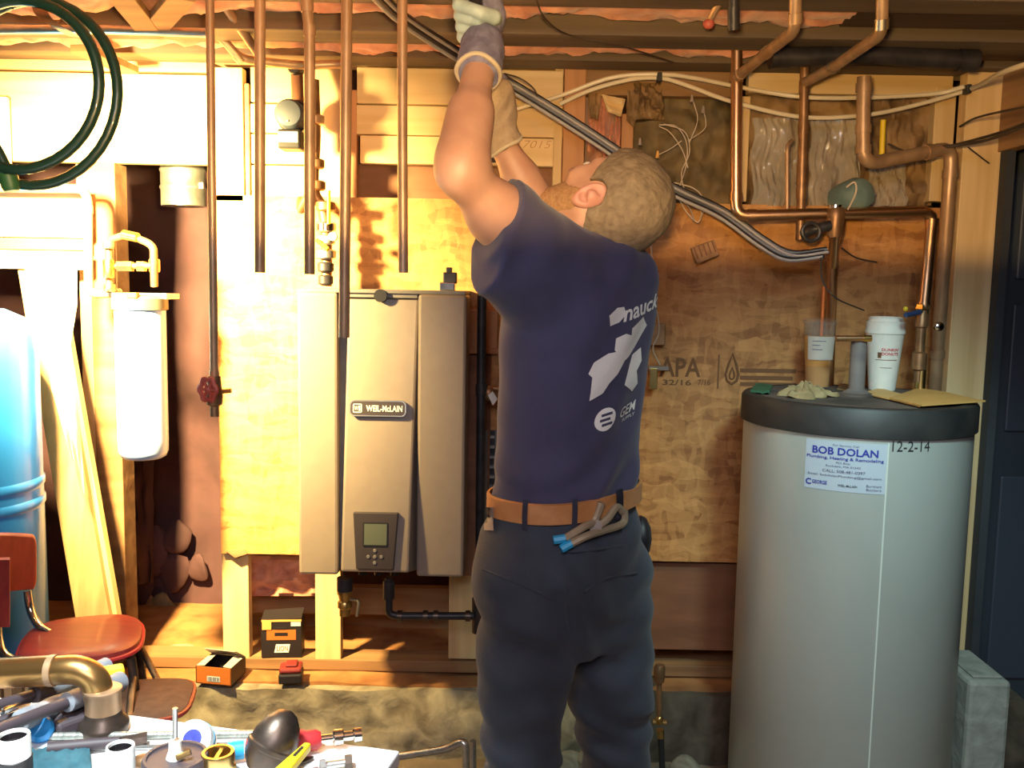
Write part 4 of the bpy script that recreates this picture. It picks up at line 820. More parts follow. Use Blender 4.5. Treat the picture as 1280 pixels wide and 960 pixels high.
# folding step pads at the right of the stool
def step_pad(name, c_, ang, a, b_, par):
    Mt = Matrix.Translation(c_) @ Matrix.Rotation(ang, 4, 'Z')
    s_ = MB(); rg2 = []
    for sc, z in ((0,.006),(.9,.006),(1,0),(1,-.014),(0,-.014)): rg2.append([Mt @ Vector((x*sc,y*sc,z)) for x, y in superell(32, a, b_, 4)])
    s_.add([v for r_ in rg2 for v in r_], [(i*32+k, i*32+(k+1)%32, (i+1)*32+(k+1)%32, (i+1)*32+k) for i in range(4) for k in range(32)])
    o = s_.build(name, MT['brownrubber'], par, smooth=True)
    MB().tube([Mt @ Vector((x*1.02,y*1.02,-.006)) for x, y in superell(32, a, b_, 4)], .006, 6, closed=True).build('step_trim', MT['redvinyl'], o, smooth=True); return o
stp = PZ(150,880,.47); step_pad('step', Vector((stp.x,stp.y+.02,.47)), .2, .15, .11, ch)
st2 = PZ(120,900,.26); step_pad('step', Vector((stp.x+.01,stp.y-.02,.24)), .2, .15, .11, ch)
for s_ in (-1, 1):
    a = rot2(.12, .1*s_, -.06); b_ = Vector((stp.x+.06, stp.y+.1*s_, .46)); MB().tube([a, b_, Vector((stp.x+.10, stp.y+.1*s_, .012))], .009, 8).build('step_frame', MT['iron'], ch, smooth=True)

# ================================================================== boxes on the ledge
zl = .222
def open_box(name, base, w_, d_, h, ang, front, side, label):
    o = thing(name, base, label, 'box'); Mx = Matrix.Translation(base) @ Matrix.Rotation(ang, 4, 'Z'); t = .003
    def pl(nm, x0, y0, z0, x1, y1, z1, m): 
        mb = MB().bb(x0,y0,z0,x1,y1,z1); mb.v = [Mx @ v for v in mb.v]; return mb.build(nm, MT[m], o)
    f = pl('front_panel', -w_/2,-d_/2,0, w_/2,-d_/2+t,h, front); pl('back_panel', -w_/2,d_/2-t,0,w_/2,d_/2,h, side)
    pl('side_panel', -w_/2,-d_/2,0,-w_/2+t,d_/2,h, side); pl('side_panel', w_/2-t,-d_/2,0,w_/2,d_/2,h, side); pl('bottom_panel', -w_/2,-d_/2,0,w_/2,d_/2,t, side)
    return o, Mx, f
q = PZ(270,856,zl); bx1, Mx, f = open_box('small_parts_box', q+Vector((0,.05,0)), .115, .10, .054, -.16, 'cardorange', 'cardblack', 'small open orange and black box on the ledge, left of the stud')
lid = MB().add([Mx @ Vector(v) for v in ((-.055,.048,.055),(.055,.048,.055),(.045,.005,.085),(-.060,.010,.085),(-.055,.050,.056),(.055,.050,.056),(.046,.007,.087),(-.059,.012,.087))], [(0,1,2,3),(7,6,5,4),(0,4,5,1),(1,5,6,2),(2,6,7,3),(3,7,4,0)]); lid.build('lid_flap', MT['cardgrey'], bx1)
for s_ in (-1, 1):
    MB().add([Mx @ Vector(v) for v in ((s_*.056,-.045,.054),(s_*.056,.03,.054),(s_*.030,.03,.060),(s_*.030,-.045,.056),(s_*.056,-.045,.056),(s_*.056,.03,.056),(s_*.030,.03,.062),(s_*.030,-.045,.058))], [(0,1,2,3),(7,6,5,4),(0,4,5,1),(1,5,6,2),(2,6,7,3),(3,7,4,0)]).build('side_flap', mat('pale_flap', (.5,.45,.42), rough=.7), bx1)
lb_ = MB().bb(-.020,-.0515,.010,.022,-.0502,.026); lb_.v = [Mx @ v for v in lb_.v]; lb_.build('barcode_label', MT['label'], f)
bars = MB(); 
for k in range(9): bars.bb(-.017+k*.0042,-.0522,.012,-.017+k*.0042+(.0022 if k%3 else .0012),-.0514,.024)
bars.v = [Mx @ v for v in bars.v]; bars.build('barcode_bars', MT['ink'], f)
# black and orange battery carton
q = PZ(353,833,.312) ; q.z = .258; q.y = max(q.y, 2.83)
bc = thing('tool_battery_carton', q, 'black and orange carton with a torn open top on the sill, between two studs', 'box')
Mx = Matrix.Translation((P(353,833,2.83).x, 2.80, .268)) @ Matrix.Rotation(.10, 4, 'Z') @ Matrix.Rotation(-.10, 4, 'X')
Mx = Matrix.Translation((P(352,833,2.83).x, 2.845, .258)) @ Matrix.Rotation(.08, 4, 'Z') @ Matrix.Diagonal((1.02,1,1.06,1))
def cbox(nm, x0,y0,z0,x1,y1,z1, m, par=None, bevel=0):
    mb = MB().bb(x0,y0,z0,x1,y1,z1); mb.v = [Mx @ v for v in mb.v]; return mb.build(nm, MT[m], par or bc, bevel=bevel)
cb = cbox('carton_body', -.062,-.022,0, .062,.045,.112, 'cardblack', bevel=.002)
cbox('orange_band', -.045,-.0235,.055, .045,-.0218,.086, 'cardorange'); cbox('pale_flap', -.058,-.026,.088,-.030,-.0225,.116, 'manila'); cbox('pale_flap', .030,-.025,.098,.060,-.0225,.110, 'label')
fl_ = MB().add([Mx @ Vector(v) for v in ((-.062,-.02,.112),(.062,-.02,.118),(.064,.03,.135),(-.060,.03,.128),(-.062,-.022,.116),(.062,-.022,.122),(.064,.03,.138),(-.060,.03,.131))], [(0,1,2,3),(7,6,5,4),(0,4,5,1),(1,5,6,2),(2,6,7,3),(3,7,4,0)]); fl_.build('top_flap', MT['cardblack'], bc)
cbox('flap_edge', -.060,-.0245,.112,.062,-.021,.117, 'manila'); cbox('carry_slot', -.018,-.0245,.088,.018,-.0225,.094, 'cardblack')
mb = MB(); mb.add(*flat_text('RIGID', (0,.071), .05, lambda x, z: Mx @ Vector((x,-.0242,z)), .012, .02)) if 0 else mb.bb(-.02,-.0242,.068,.02,-.0236,.078); 
mb.v = [Mx @ v for v in mb.v]; mb.build('band_print', MT['cardblack'], cb)
lo_ = MB().add([Mx @ Vector(v) for v in ((-.022,-.0232,.016),(.022,-.0232,.016),(.027,-.0232,.042),(-.016,-.0232,.042))], [(0,1,2,3)]); lo_.build('logo_patch', MT['white'], cb, fix=False)
lo_ = MB(); vs_, fs2 = flat_text('LION', (.003,.029), .034, lambda x, z: Mx @ Vector((x,-.0238,z)), .016, .014); lo_.add(vs_, fs2); lo_.build('logo_letters', MT['redvalve'], cb, fix=False)
q = PZ(361,856,zl); rb = thing('red_battery', q, 'small dark red tool battery block in front of the black carton', 'battery')
Mx = Matrix.Translation(q+Vector((0,.03,0))) @ Matrix.Rotation(.15,4,'Z')
cbox('lower_case', -.036,-.03,0,.036,.035,.032, 'cardblack', rb, .006); cbox('upper_case', -.034,-.028,.032,.034,.033,.050, 'redbox', rb, .007); cbox('terminal_rail', -.016,-.018,.050,.020,.026,.058, 'redbox', rb, .004)

# ================================================================== work table and the things on it
ZT_ = .80
tb = thing('work_table', PZ(250,940,ZT_)-Vector((0,0,ZT_)), 'white topped work table in the near left corner, covered in tools', 'table')
c0 = PZ(500,938,ZT_); c1_ = PZ(140,890,ZT_); far = (c1_-c0); far.z = 0; fd = far.normalized(); nd_ = Vector((fd.y,-fd.x,0)); nd_ = nd_ if nd_.y < 0 else -nd_
W_, D_ = 1.25, .62
cor = [c0, c0+fd*W_, c0+fd*W_+nd_*D_, c0+nd_*D_]
MB().add(cor+[v-Vector((0,0,.022)) for v in cor], [(0,1,2,3),(7,6,5,4),(0,4,5,1),(1,5,6,2),(2,6,7,3),(3,7,4,0)]).build('tabletop', MT['tabletop'], tb, bevel=.003)
for s_, t_ in ((.06,.05),(W_-.06,.05),(.06,D_-.05),(W_-.06,D_-.05)):
    b_ = c0+fd*s_+nd_*t_; MB().tube([(b_.x,b_.y,ZT_-.022),(b_.x,b_.y,.0)], .014, 10).build('leg', MT['steel'], tb, smooth=True)
T = lambda x, y, dz=0: PZ(x, y, ZT_+dz)
# copper elbow on a flange
q = T(130,914); ce = thing('copper_elbow', q, 'fat copper elbow pipe standing on its dark flange on the white table', 'pipe fitting')
YQ = q.y
MB().lathe([(0,0),(.033,0),(.035,.006),(.034,.014),(.026,.022),(.024,.034),(0,.034)], 28, Matrix.Translation(q)).build('flange', MT['iron'], ce, smooth=True)
MB().lathe([(.0,.020),(.0245,.020),(.0245,.058),(.026,.060),(.026,.064),(.023,.066),(0,.066)], 28, Matrix.Translation(q)).build('collar', MT['oldcopper'], ce, smooth=True)
MT['brasscopper'] = mat('golden_copper', (.36,.20,.07), (.50,.30,.11), .3, .9, scale=(14,14,14), bump=.03)
ang_ = [q+Vector((0,0,.05)), P(125,876,YQ), P(118,850,YQ), P(98,838,YQ), P(70,838,YQ), P(20,840,YQ+.01), P(-80,846,YQ+.02)]
MB().tube(spline(ang_[1:],8), .0205, 20).build('bend', MT['brasscopper'], ce, smooth=True)
MB().tube([P(70,838,YQ),P(62,838.3,YQ)], .0222, 20).build('bead', MT['oldcopper'], ce, smooth=True)
MB().tube([P(-80,846,YQ+.02),P(66,838,YQ)], .0215, 20).build('pipe_run', MT['brasscopper'], ce, smooth=True)
# rods
a, b_ = T(10,921,.006), T(322,917,.006); MT['rodsteel'] = mat('grey_threaded_rod', (.28,.30,.28), (.4,.41,.38), .4, .6, scale=(160,20,20), bump=.2)
tag(MB().tube([a, b_], .0055, 10).build('threaded_rod', MT['rodsteel'], smooth=True), 'long grey threaded rod lying across the white table', 'rod')
tag(MB().tube([T(30,939,.004), T(300,930,.004)], .0032, 8).build('thin_rod', MT['steel'], smooth=True), 'thin steel rod parallel to the threaded rod, nearer the table front', 'rod')
# white pipe stubs
def stub(x, yb, r, h, name, label, band=None):
    q = T(x, yb); o = thing(name, q, label, 'pipe'); 
    MB().lathe([(r*.80,0),(r,0),(r,h-.003),(r*.97,h),(r*.84,h),(r*.82,h-.003),(r*.82,.004),(0,.004)], 28, Matrix.Translation(q)).build('tube', MT['pvc'], o, smooth=True)
    MB().lathe([(0,h-.012),(r*.815,h-.012),(r*.815,h-.004)], 24, Matrix.Translation(q)).build('bore_shade', MT['cardblack'], o, smooth=True)  # black disc stands in for the shade inside the white pipe
    if band: MB().lathe([(r,band[0]),(r+.0012,band[0]+.001),(r+.0012,band[1]-.001),(r,band[1])], 28, Matrix.Translation(q)).build('black_band', MT['cardblack'], o, smooth=True)
stub(20, 1000, .0195, .085, 'white_pipe_stub', 'white plastic pipe stub with a black band, standing at the table corner', (.036,.057))
stub(152, 990, .0175, .062, 'white_pipe_stub', 'short plain white pipe stub beside the round dark can', None)
# thread tape roll
q = T(243,944,.0); tr = thing('thread_tape', q, 'white roll of thread seal tape with a blue core', 'tape')
Mt = axis_m(q+Vector((0,0,.022)), (-.1,-1,.75))
MB().lathe([(.013,-.007),(.026,-.007),(.026,.007),(.013,.007)], 28, Mt).build('tape', MT['pvc'], tr, smooth=50)
MB().lathe([(.0265,-.008),(.0265,-.0065),(.012,-.0065)], 28, Mt).build('rim', MT['cyan'], tr, smooth=50); MB().lathe([(0,.006),(.013,.006),(.013,.0075),(.011,.0078),(0,.0066)], 24, Mt).build('core', MT['blueink'], tr, smooth=50)
tag(MB().lathe([(.02,-.003),(.027,-.003),(.027,.003),(.02,.003)], 24, axis_m(T(246,930,.014),(.1,-.6,.8))).build('dark_ring', MT['iron'], smooth=50), 'dark flat ring behind the roll of thread tape', 'ring')
# cement can with dauber
q = T(220,975); cc = thing('cement_can', q, 'round dark brown lidded can with a white topped dauber', 'can')
MB().lathe([(0,0),(.040,0),(.042,.003),(.042,.030),(.040,.034),(.036,.034),(.035,.031),(0,.031)], 32, Matrix.Translation(q)).build('can_body', MT['darkgrip'], cc, smooth=True)
MB().lathe([(0,.031),(.012,.031),(.010,.038),(.0085,.041),(.008,.054),(0,.054)], 18, Matrix.Translation(q)).build('white_nozzle', MT['pvc'], cc, smooth=True)
MB().tube([q+Vector((0,0,.058)), q+Vector((.001,0,.098))], .0035, 8).build('dauber_stem', MT['steel'], cc, smooth=True)
MB().tube([q+Vector((.005,-.01,.036)), q+Vector((.022,-.006,.042))], .004, 8).build('brass_clip', MT['brass'], cc, smooth=True)
q = T(273,972); br_ = thing('brass_fitting', q, 'brass threaded hex fitting standing beside the dark can', 'pipe fitting')
MB().lathe([(.014,0),(.023,0),(.024,.002),(.024,.018),(.023,.020),(.014,.020)], 6, Matrix.Translation(q)).build('hex_base', MT['brass'], br_)
MB().lathe([(.0165,.004),(.0215,.018),(.0215,.034),(.0205,.036),(.0165,.036),(.0155,.030),(.0155,.002)], 28, Matrix.Translation(q)).build('threaded_neck', MT['brass'], br_, smooth=50)
MB().bb(q.x-.0025,q.y-.016,q.z+.006,q.x+.0025,q.y+.016,q.z+.032).build('divider', MT['brass'], br_)
# screwdriver, black bulb, yellow strip, small bits
q = T(352,926,.014); sd_ = thing('screwdriver', q, 'screwdriver with a red and blue grip and a bright steel end', 'screwdriver')
d_ = (T(420,919,.014)-T(300,934,.014)).normalized(); a = T(306,936,.016)
MB().lathe([(0,0),(.012,.002),(.0165,.015),(.0165,.075),(.014,.084),(.014,.096),(.010,.102),(0,.102)], 16, axis_m(a, d_)).build('grip', MT['red'], sd_, smooth=True)
for k in range(5):
    an = k*1.257; Mg = axis_m(a, d_) @ Matrix.Rotation(an,4,'Z'); MB().ball((0,0,0),(.004,.005,.034),8).build('blue_inlay', MT['cyan'], sd_, smooth=True).data.transform(Mg @ Matrix.Translation((.0145,0,.045)))
MB().tube([a-d_*.001, a-d_*.022], .013, 12).build('blue_end', MT['cyan'], sd_, smooth=True)
sk = MB().lathe([(0,.10),(.006,.10),(.006,.118),(.011,.120),(.011,.132),(.007,.134),(.007,.146),(.010,.148),(.010,.158),(0,.158)], 12, axis_m(a, d_)).build('shank', MT['chrome'], sd_, smooth=True)
q = T(340,962,.0); ib = thing('iron_bulb', q, 'dark brown rounded iron bulb fitting on the white table', 'pipe fitting')
Mi = axis_m(q+Vector((.0,0,.032)), (.35,.25,.75))
MB().lathe([(0,-.034),(.020,-.032),(.030,-.018),(.033,0),(.031,.016),(.024,.034),(.014,.046),(.006,.050),(0,.051)], 28, Mi).build('bulb', MT['iron'], ib, smooth=True)
MB().lathe([(.0325,-.004),(.0345,-.002),(.0345,.003),(.0325,.005)], 28, Mi).build('raised_seam', MT['iron'], ib, smooth=True)
ys = thing('yellow_snips', T(365,958,.02), 'yellow handled tool with black lettering beside the iron bulb', 'tool')
a = T(385,938,.03); b_ = T(340,985,.03); dd = (b_-a); sd2 = Vector((dd.y,-dd.x,0)).normalized()*.0085
MB().add([a-sd2*.6,a+sd2*.6,b_+sd2*1.4,b_-sd2*1.4]+[v+Vector((0,0,.012)) for v in (a-sd2*.6,a+sd2*.6,b_+sd2*1.4,b_-sd2*1.4)], [(0,1,2,3),(7,6,5,4),(0,4,5,1),(1,5,6,2),(2,6,7,3),(3,7,4,0)]).build('yellow_handle', MT['yellow'], ys, bevel=.003)
mb = MB(); up = Vector((0,0,.0126)); e1_ = -dd.normalized(); e2_ = Vector((e1_.y,-e1_.x,0)).normalized(); e2_ = -e2_ if e2_.z else e2_
mb.add(*flat_text('KLEIN', (0,0), .03, lambda x, z: a+dd*.30+e1_*x-e2_*z+up, .007, .02)) if 0 else [mb.box(a+dd*(.18+.05*k)+up, (.004,.006,.0006)) for k in range(5)]
mb.build('handle_print', MT['ink'], ys)
tag(MB().ball(T(381,950,.004), (.014,.006,.003), 10, Matrix.Rotation(.7,3,'Z')).build('dark_clip', MT['iron'], smooth=True), 'small dark oval metal clip beside the yellow handle', 'clip')
bl = thing('steel_bolt', T(420,956,.006), 'short steel bolt with a dark head on the white table', 'bolt')
MB().tube([T(404,957,.007), T(434,953,.007)], .0055, 10).build('shank', MT['steel'], bl, smooth=True); MB().tube([T(431,953,.008), T(440,952,.008)], .010, 6).build('head', MT['iron'], bl); MB().tube([T(400,958,.008),T(407,957,.008)], .009, 6).build('nut', MT['boilerdark'], bl)
# dark wrench, cloth, tools lying to the left
wr_ = thing('dark_wrench', T(110,932,.008), 'dark handled wrench lying in front of the copper elbow flange', 'wrench')
a, b_ = T(60,936,.012), T(150,927,.012); MB().tube([a, a.lerp(b_,.5), b_], [.0095,.0085,.007], 12).build('handle', MT['darkgrip'], wr_, smooth=True)
MB().tube([b_, T(170,926,.010), T(184,924,.010)], [.007,.010,.011], 8).build('jaw', MT['iron'], wr_, smooth=True)
q0_ = [T(28,944,.003), T(112,941,.003), T(118,1000,.003), T(20,1000,.003)]
tag(sheet(q0_, 20, 12, .008, lambda u, v: .010*abs(nz(u*4, v*4, 1))+.004*nz(u*12, v*10, 5)).build('teal_cloth', MT['tealcloth'], smooth=True), 'folded teal work cloth behind the short white pipe stub', 'cloth')
tag(MB().ball(T(182,952,.010), (.020,.014,.010), 12).build('brown_bushing', MT['bronze'], smooth=True), 'brown metal bushing beside the short white pipe stub', 'pipe fitting')
tb_ = thing('blue_cap', T(54,905,.02), 'bright blue oval plastic cap behind the banded white pipe stub', 'cap')
MB().lathe([(0,-.012),(.016,-.012),(.018,-.004),(.018,.006),(.014,.011),(.006,.008),(0,.008)], 20, axis_m(T(51,912,.016), (.2,-.6,.6))).build('cap', MT['blue'], tb_, smooth=True)
# long-handled tools heaped at the left
def tool(name, a, b_, r, label, mgrip, mtip, frac=.55, ring=False):
    a, b_ = Vector(a), Vector(b_); o = thing(name, a if a.z < b_.z else b_, label, 'tool'); m_ = a.lerp(b_, frac)
    MB().tube([a, m_], r*.6, 10).build('shaft', MT[mtip], o, smooth=True)
    d_ = (b_-a).normalized()
    MB().lathe([(0,0),(r,.004),(r*1.05,.02),(r,(b_-m_).length*.8),(r*1.12,(b_-m_).length),(r*.75,(b_-m_).length+.002),(r*.62,(b_-m_).length-.012),(0,(b_-m_).length-.012)], 16, axis_m(m_, d_)).build('grip', MT[mgrip], o, smooth=True)
    return o
tool('long_grip_tool', T(-60,905,.05), P(133,834,1.42), .014, 'long tool whose open grey grip end shows under the red seat', 'greygrip', 'darkgrip', .5)
tool('long_grip_tool', T(-60,935,.07), P(150,852,1.37), .014, 'long tool whose open grey grip end shows right of the copper elbow', 'greygrip', 'darkgrip', .62)
tool('long_grip_tool', T(-40,915,.035), P(112,868,1.33), .013, 'long tool with a slate grip passing under the copper elbow', 'greygrip', 'darkgrip', .6)
tool('dark_handled_tool', T(-40,925,.06), P(60,888,1.27), .015, 'fat grey gripped tool nearest the bright blue cap', 'greygrip', 'blackplastic', .6)
tool('dark_handled_tool', T(-30,890,.06), P(100,850,1.38), .013, 'dark tool lying topmost in the heap under the copper pipe', 'darkgrip', 'darkgrip', .5)
tool('steel_rule', T(-40,905,.10), P(34,878,1.29), .005, 'bright steel bar lying over the heap of tools at the left', 'chrome', 'chrome', .5)
for k, (x, y) in enumerate(((70,900),(90,905),(96,892))):
    tag(MB().box(T(x,y,.012), (.05,.022,.02), Matrix.Rotation(.5+k*.4,3,'Z')).build('dark_fitting', MT['darkgrip'], bevel=.005), ('black fitting beside the bright blue cap','black fitting against the copper elbow flange','black fitting under the copper elbow bend')[k], 'fitting')
yt_ = tag(MB().box(P(134,847,1.38), (.05,.03,.03), Matrix.Rotation(.5,3,'Z')).build('yellow_grip', MT['yellow'], bevel=.004), 'small yellow tool grip end between the two grey grip ends', 'tool')
# slatted crate behind the copper pipe
cr_ = thing('slatted_crate', P(30,900,1.75), 'brown slatted crate standing behind the fat copper pipe', 'crate')
za, zb_ = P(40,846,1.75).z, .5; xa_, xb_ = P(-60,870,1.75).x, P(96,870,1.75).x
n_ = 12
for k in range(n_):
    x = xa_+(xb_-xa_)*k/n_; MB().bb(x, 1.75, zb_, x+(xb_-xa_)/n_*.72, 1.762, za+.006*math.sin(k*2)).build('slat', MT['old_x' if k%2 else 'bronze'], cr_, bevel=.001)
MB().bb(xa_, 1.762, zb_, xb_, 1.775, za-.01).build('backing', MT['brownboard'], cr_); MB().bb(xa_,1.76,0,xb_,1.84,zb_).build('crate_base', MT['brownboard'], cr_, bevel=.003)

# ================================================================== floor clutter behind the man
ft = thing('torch_hose', P(824,940,2.5), 'thin brass torch wand with a black hose standing right of the man\'s leg', 'torch')
MB().tube([P(824,836,2.5),P(824,898,2.5)], .008, 10).build('brass_wand', MT['bronze'], ft, smooth=True)
MB().lathe([(0,0),(.014,0),(.016,.012),(.016,.04),(.012,.05),(0,.05)], 12, Matrix.Translation(P(824,852,2.5))).build('burner', MT['bronze'], ft, smooth=True)
MB().tube([P(816,902,2.5),P(833,903,2.5)], .007, 8).build('cross_valve', MT['brass'], ft, smooth=True); MB().ball(P(824,900,2.5), (.012,.012,.016), 10).build('brass_valve', MT['brass'], ft, smooth=True)
MB().tube([P(825,912,2.5),P(826,922,2.5)], .011, 10).build('brass_nut', MT['brass'], ft, smooth=True); q = P(828,965,2.5); MB().tube([P(826,922,2.5),P(828,965,2.5),Vector((q.x,2.5,.0))], .009, 10).build('black_hose', MT['blackplastic'], ft, smooth=True)
gt = thing('grey_conduit', (P(590,950,2.4).x,2.4,0), 'grey bent conduit tube standing at the man\'s left boot', 'conduit')
MB().tube(fillet([P(470,950,2.46),P(560,936,2.42),P(582,924,2.40),P(584,1010,2.40)],.03), .011, 10).build('bent_tube', MT['steel'], gt, smooth=True)
q = P(592,1000,2.36); MB().tube([P(591,926,2.36),q,Vector((q.x,2.36,0))], .009, 10).build('upright_tube', MT['steel'], gt, smooth=True)
for i, (x, y, r) in enumerate(((712,900,.05),(742,925,.06),(860,930,.05),(760,945,.05))):
    q = PZ(x, y+15, 0.0); q.y = min(q.y, 2.62); q = Vector((P(x,y,q.y).x, q.y, 0)); bm = MB().ball(q+Vector((0,0,r*.55)), (r,r*.8,r*.6), 12); bm.v = [v+Vector((1,1,1))*.015*nz(v.x*12,v.y*12,v.z*12) for v in bm.v]
    tag(bm.build('fieldstone', MT['concrete'], smooth=True), ('grey fieldstone between the man\'s legs, left of the pair','grey fieldstone between the man\'s legs, right of the pair','grey fieldstone right of the torch wand','grey fieldstone lying nearest between the man\'s boots')[i], 'stone')
gw = thing('floor_fitting', P(888,960,2.35), 'pale grey round fitting on the floor left of the big grey tank', 'fitting'); q = PZ(888,990,.0); q.y = min(q.y,2.2)
MB().lathe([(.012,0),(.03,0),(.034,.01),(.034,.06),(.026,.075),(.012,.075)], 20, Matrix.Translation((P(888,960,2.2).x,2.2,0))).build('body', MT['steel'], gw, smooth=True); MB().tube([(P(888,960,2.2).x,2.2,.07),(P(886,950,2.2).x,2.2,.11)], .02, 12).build('neck', MT['steel'], gw, smooth=True)
# ================================================================== the man: distance-field figure, meshed as continuous surfaces
class Field:
    def __init__(s, lo, hi, h):
        s.lo, s.h = np.array(lo, float), h; n = np.ceil((np.array(hi)-s.lo)/h).astype(int)+1; s.n = n
        s.ax = [(s.lo[i]+h*np.arange(n[i])).astype(np.float32) for i in range(3)]; s.D = np.full(n, .3, np.float32)
    def sub(s, lo, hi):
        sl = []
        for i in range(3):
            a = int(np.floor((lo[i]-s.lo[i])/s.h)); b = int(np.ceil((hi[i]-s.lo[i])/s.h))+1; a = max(0, min(s.n[i]-1, a)); b = max(a+1, min(s.n[i], b)); sl.append(slice(a, b))
        X, Y, Z = np.meshgrid(s.ax[0][sl[0]], s.ax[1][sl[1]], s.ax[2][sl[2]], indexing='ij'); return tuple(sl), X, Y, Z
    def add(s, fn, lo, hi, k=.02, op='u'):
        m = k+.03; sl, X, Y, Z = s.sub([a-m for a in lo], [a+m for a in hi]); d = fn(X, Y, Z).astype(np.float32); D = s.D[sl]
        if op == 'u':
            hh = np.clip(.5+.5*(D-d)/k, 0, 1); s.D[sl] = D*(1-hh)+d*hh-k*hh*(1-hh)
        else:
            hh = np.clip(.5-.5*(D+d)/k, 0, 1); s.D[sl] = D*(1-hh)-d*hh+k*hh*(1-hh)
    def cone(s, a, b, ra, rb, k=.02, cut=None):
        a, b = np.array(a, float), np.array(b, float); r = max(ra, rb)
        def fn(X, Y, Z):
            ba = b-a; t = np.clip(((X-a[0])*ba[0]+(Y-a[1])*ba[1]+(Z-a[2])*ba[2])/ba.dot(ba), 0, 1)
            d = np.sqrt((X-a[0]-ba[0]*t)**2+(Y-a[1]-ba[1]*t)**2+(Z-a[2]-ba[2]*t)**2)-(ra+(rb-ra)*t)
            if cut is not None: d = np.maximum(d, (X-cut[0][0])*cut[1][0]+(Y-cut[0][1])*cut[1][1]+(Z-cut[0][2])*cut[1][2])
            return d
        s.add(fn, np.minimum(a, b)-r, np.maximum(a, b)+r, k)
    def ell(s, c, ax, r, k=.02, op='u'):
        c = np.array(c, float); A = [np.array(v, float) for v in ax]
        def fn(X, Y, Z):
            q = [((X-c[0])*A[i][0]+(Y-c[1])*A[i][1]+(Z-c[2])*A[i][2])/r[i] for i in range(3)]
            k0 = np.sqrt(q[0]**2+q[1]**2+q[2]**2); k1 = np.sqrt((q[0]/r[0])**2+(q[1]/r[1])**2+(q[2]/r[2])**2)+1e-6; return k0*(k0-1)/k1
        m = max(r); s.add(fn, c-m, c+m, k, op)
    def loft(s, st, Ld, Fd, k=.03, zr=None):
        st = np.array(st, float)
        def fn(X, Y, Z):
            a, b, cx, cy = [np.interp(Z, st[:,0], st[:,i]) for i in (1,2,3,4)]
            u = (X-cx)*Ld[0]+(Y-cy)*Ld[1]; v = (X-cx)*Fd[0]+(Y-cy)*Fd[1]
            e = 2.4; q = (np.abs(u/a)**e+np.abs(v/b)**e)**(1/e); d = (q-1)*np.minimum(a, b)
            return np.maximum(d, np.maximum(st[0,0]-Z, Z-st[-1,0]))
        m = max(st[:,1].max(), st[:,2].max()); s.add(fn, (st[:,3].min()-m, st[:,4].min()-m, st[0,0]), (st[:,3].max()+m, st[:,4].max()+m, st[-1,0]), k)
    def cut(s, fn): 
        X, Y, Z = np.meshgrid(*s.ax, indexing='ij'); s.D = np.maximum(s.D, fn(X, Y, Z).astype(np.float32))
    def disp(s, fn):
        X, Y, Z = np.meshgrid(*s.ax, indexing='ij'); s.D += fn(X, Y, Z).astype(np.float32)
    def mesh(s, name, m, parent, smooth_it=2, **kw):
        D = s.D; D[0] = D[-1] = .05; D[:,0] = D[:,-1] = .05; D[:,:,0] = D[:,:,-1] = .05
        n = np.array(D.shape)-1; S_ = D < 0; pos = np.zeros((*n, 3), np.float32); cnt = np.zeros(n, np.float32)
        def cor(o): return tuple(slice(o[i], o[i]+n[i]) for i in range(3))
        for ax in range(3):
            for p in (0,1):
                for q in (0,1):
                    o0 = [0,0,0]; oth = [i for i in range(3) if i != ax]; o0[oth[0]] = p; o0[oth[1]] = q; o1 = list(o0); o1[ax] = 1
                    A, B = D[cor(o0)], D[cor(o1)]; I = np.nonzero((A < 0) != (B < 0)); t = A[I]/(A[I]-B[I])
                    base_ = np.tile(np.array(o0, np.float32), (len(t), 1)); base_[:,ax] += t
                    np.add.at(pos, I, base_); np.add.at(cnt, I, 1)
        act = np.nonzero(cnt > 0); idx = np.full(n, -1, np.int64); idx[act] = np.arange(len(act[0]))
        V = (np.stack(act, 1)+pos[act]/cnt[act][:,None])*s.h+s.lo; quads = []
        for ax in range(3):
            oth = [i for i in range(3) if i != ax]; sl0 = [slice(1, n[i]) for i in range(3)]; sl0[ax] = slice(0, n[ax]); sl1 = list(sl0); sl1[ax] = slice(1, n[ax]+1)
            A, B = S_[tuple(sl0)], S_[tuple(sl1)]
            for flip, mask in ((0, A & ~B), (1, ~A & B)):
                I = [a.copy() for a in np.nonzero(mask)]
                for i in oth: I[i] += 1
                def at(d0, d1):
                    J = [a.copy() for a in I]; J[oth[0]] -= d0; J[oth[1]] -= d1; return idx[tuple(J)]
                qd = np.stack([at(1,1), at(0,1), at(0,0), at(1,0)], 1)
                if flip ^ (ax == 1): qd = qd[:, ::-1]
                quads.append(qd)
        F_ = np.concatenate(quads); F_ = F_[(F_ >= 0).all(1)]
        e = np.concatenate([F_[:,[0,1]],F_[:,[1,2]],F_[:,[2,3]],F_[:,[3,0]]])
        for _ in range(smooth_it):
            acc = np.zeros_like(V); c = np.zeros(len(V)); np.add.at(acc, e[:,0], V[e[:,1]]); np.add.at(c, e[:,0], 1); np.add.at(acc, e[:,1], V[e[:,0]]); np.add.at(c, e[:,1], 1)
            V = V*.5+.5*acc/np.maximum(c,1)[:,None]
        me = bpy.data.meshes.new(name); me.from_pydata(V.tolist(), [], F_.tolist()); me.polygons.foreach_set('use_smooth', [True]*len(F_)); me.update(); me.materials.append(m)
        return link(name, me, parent, **kw)
v3 = lambda v: np.array(v[:], float)
Ld = np.array((-.66,-.75,0)); Fd = np.array((-.75,.66,0))
YP = 1.88
zy = lambda y: P(705, y, YP).z
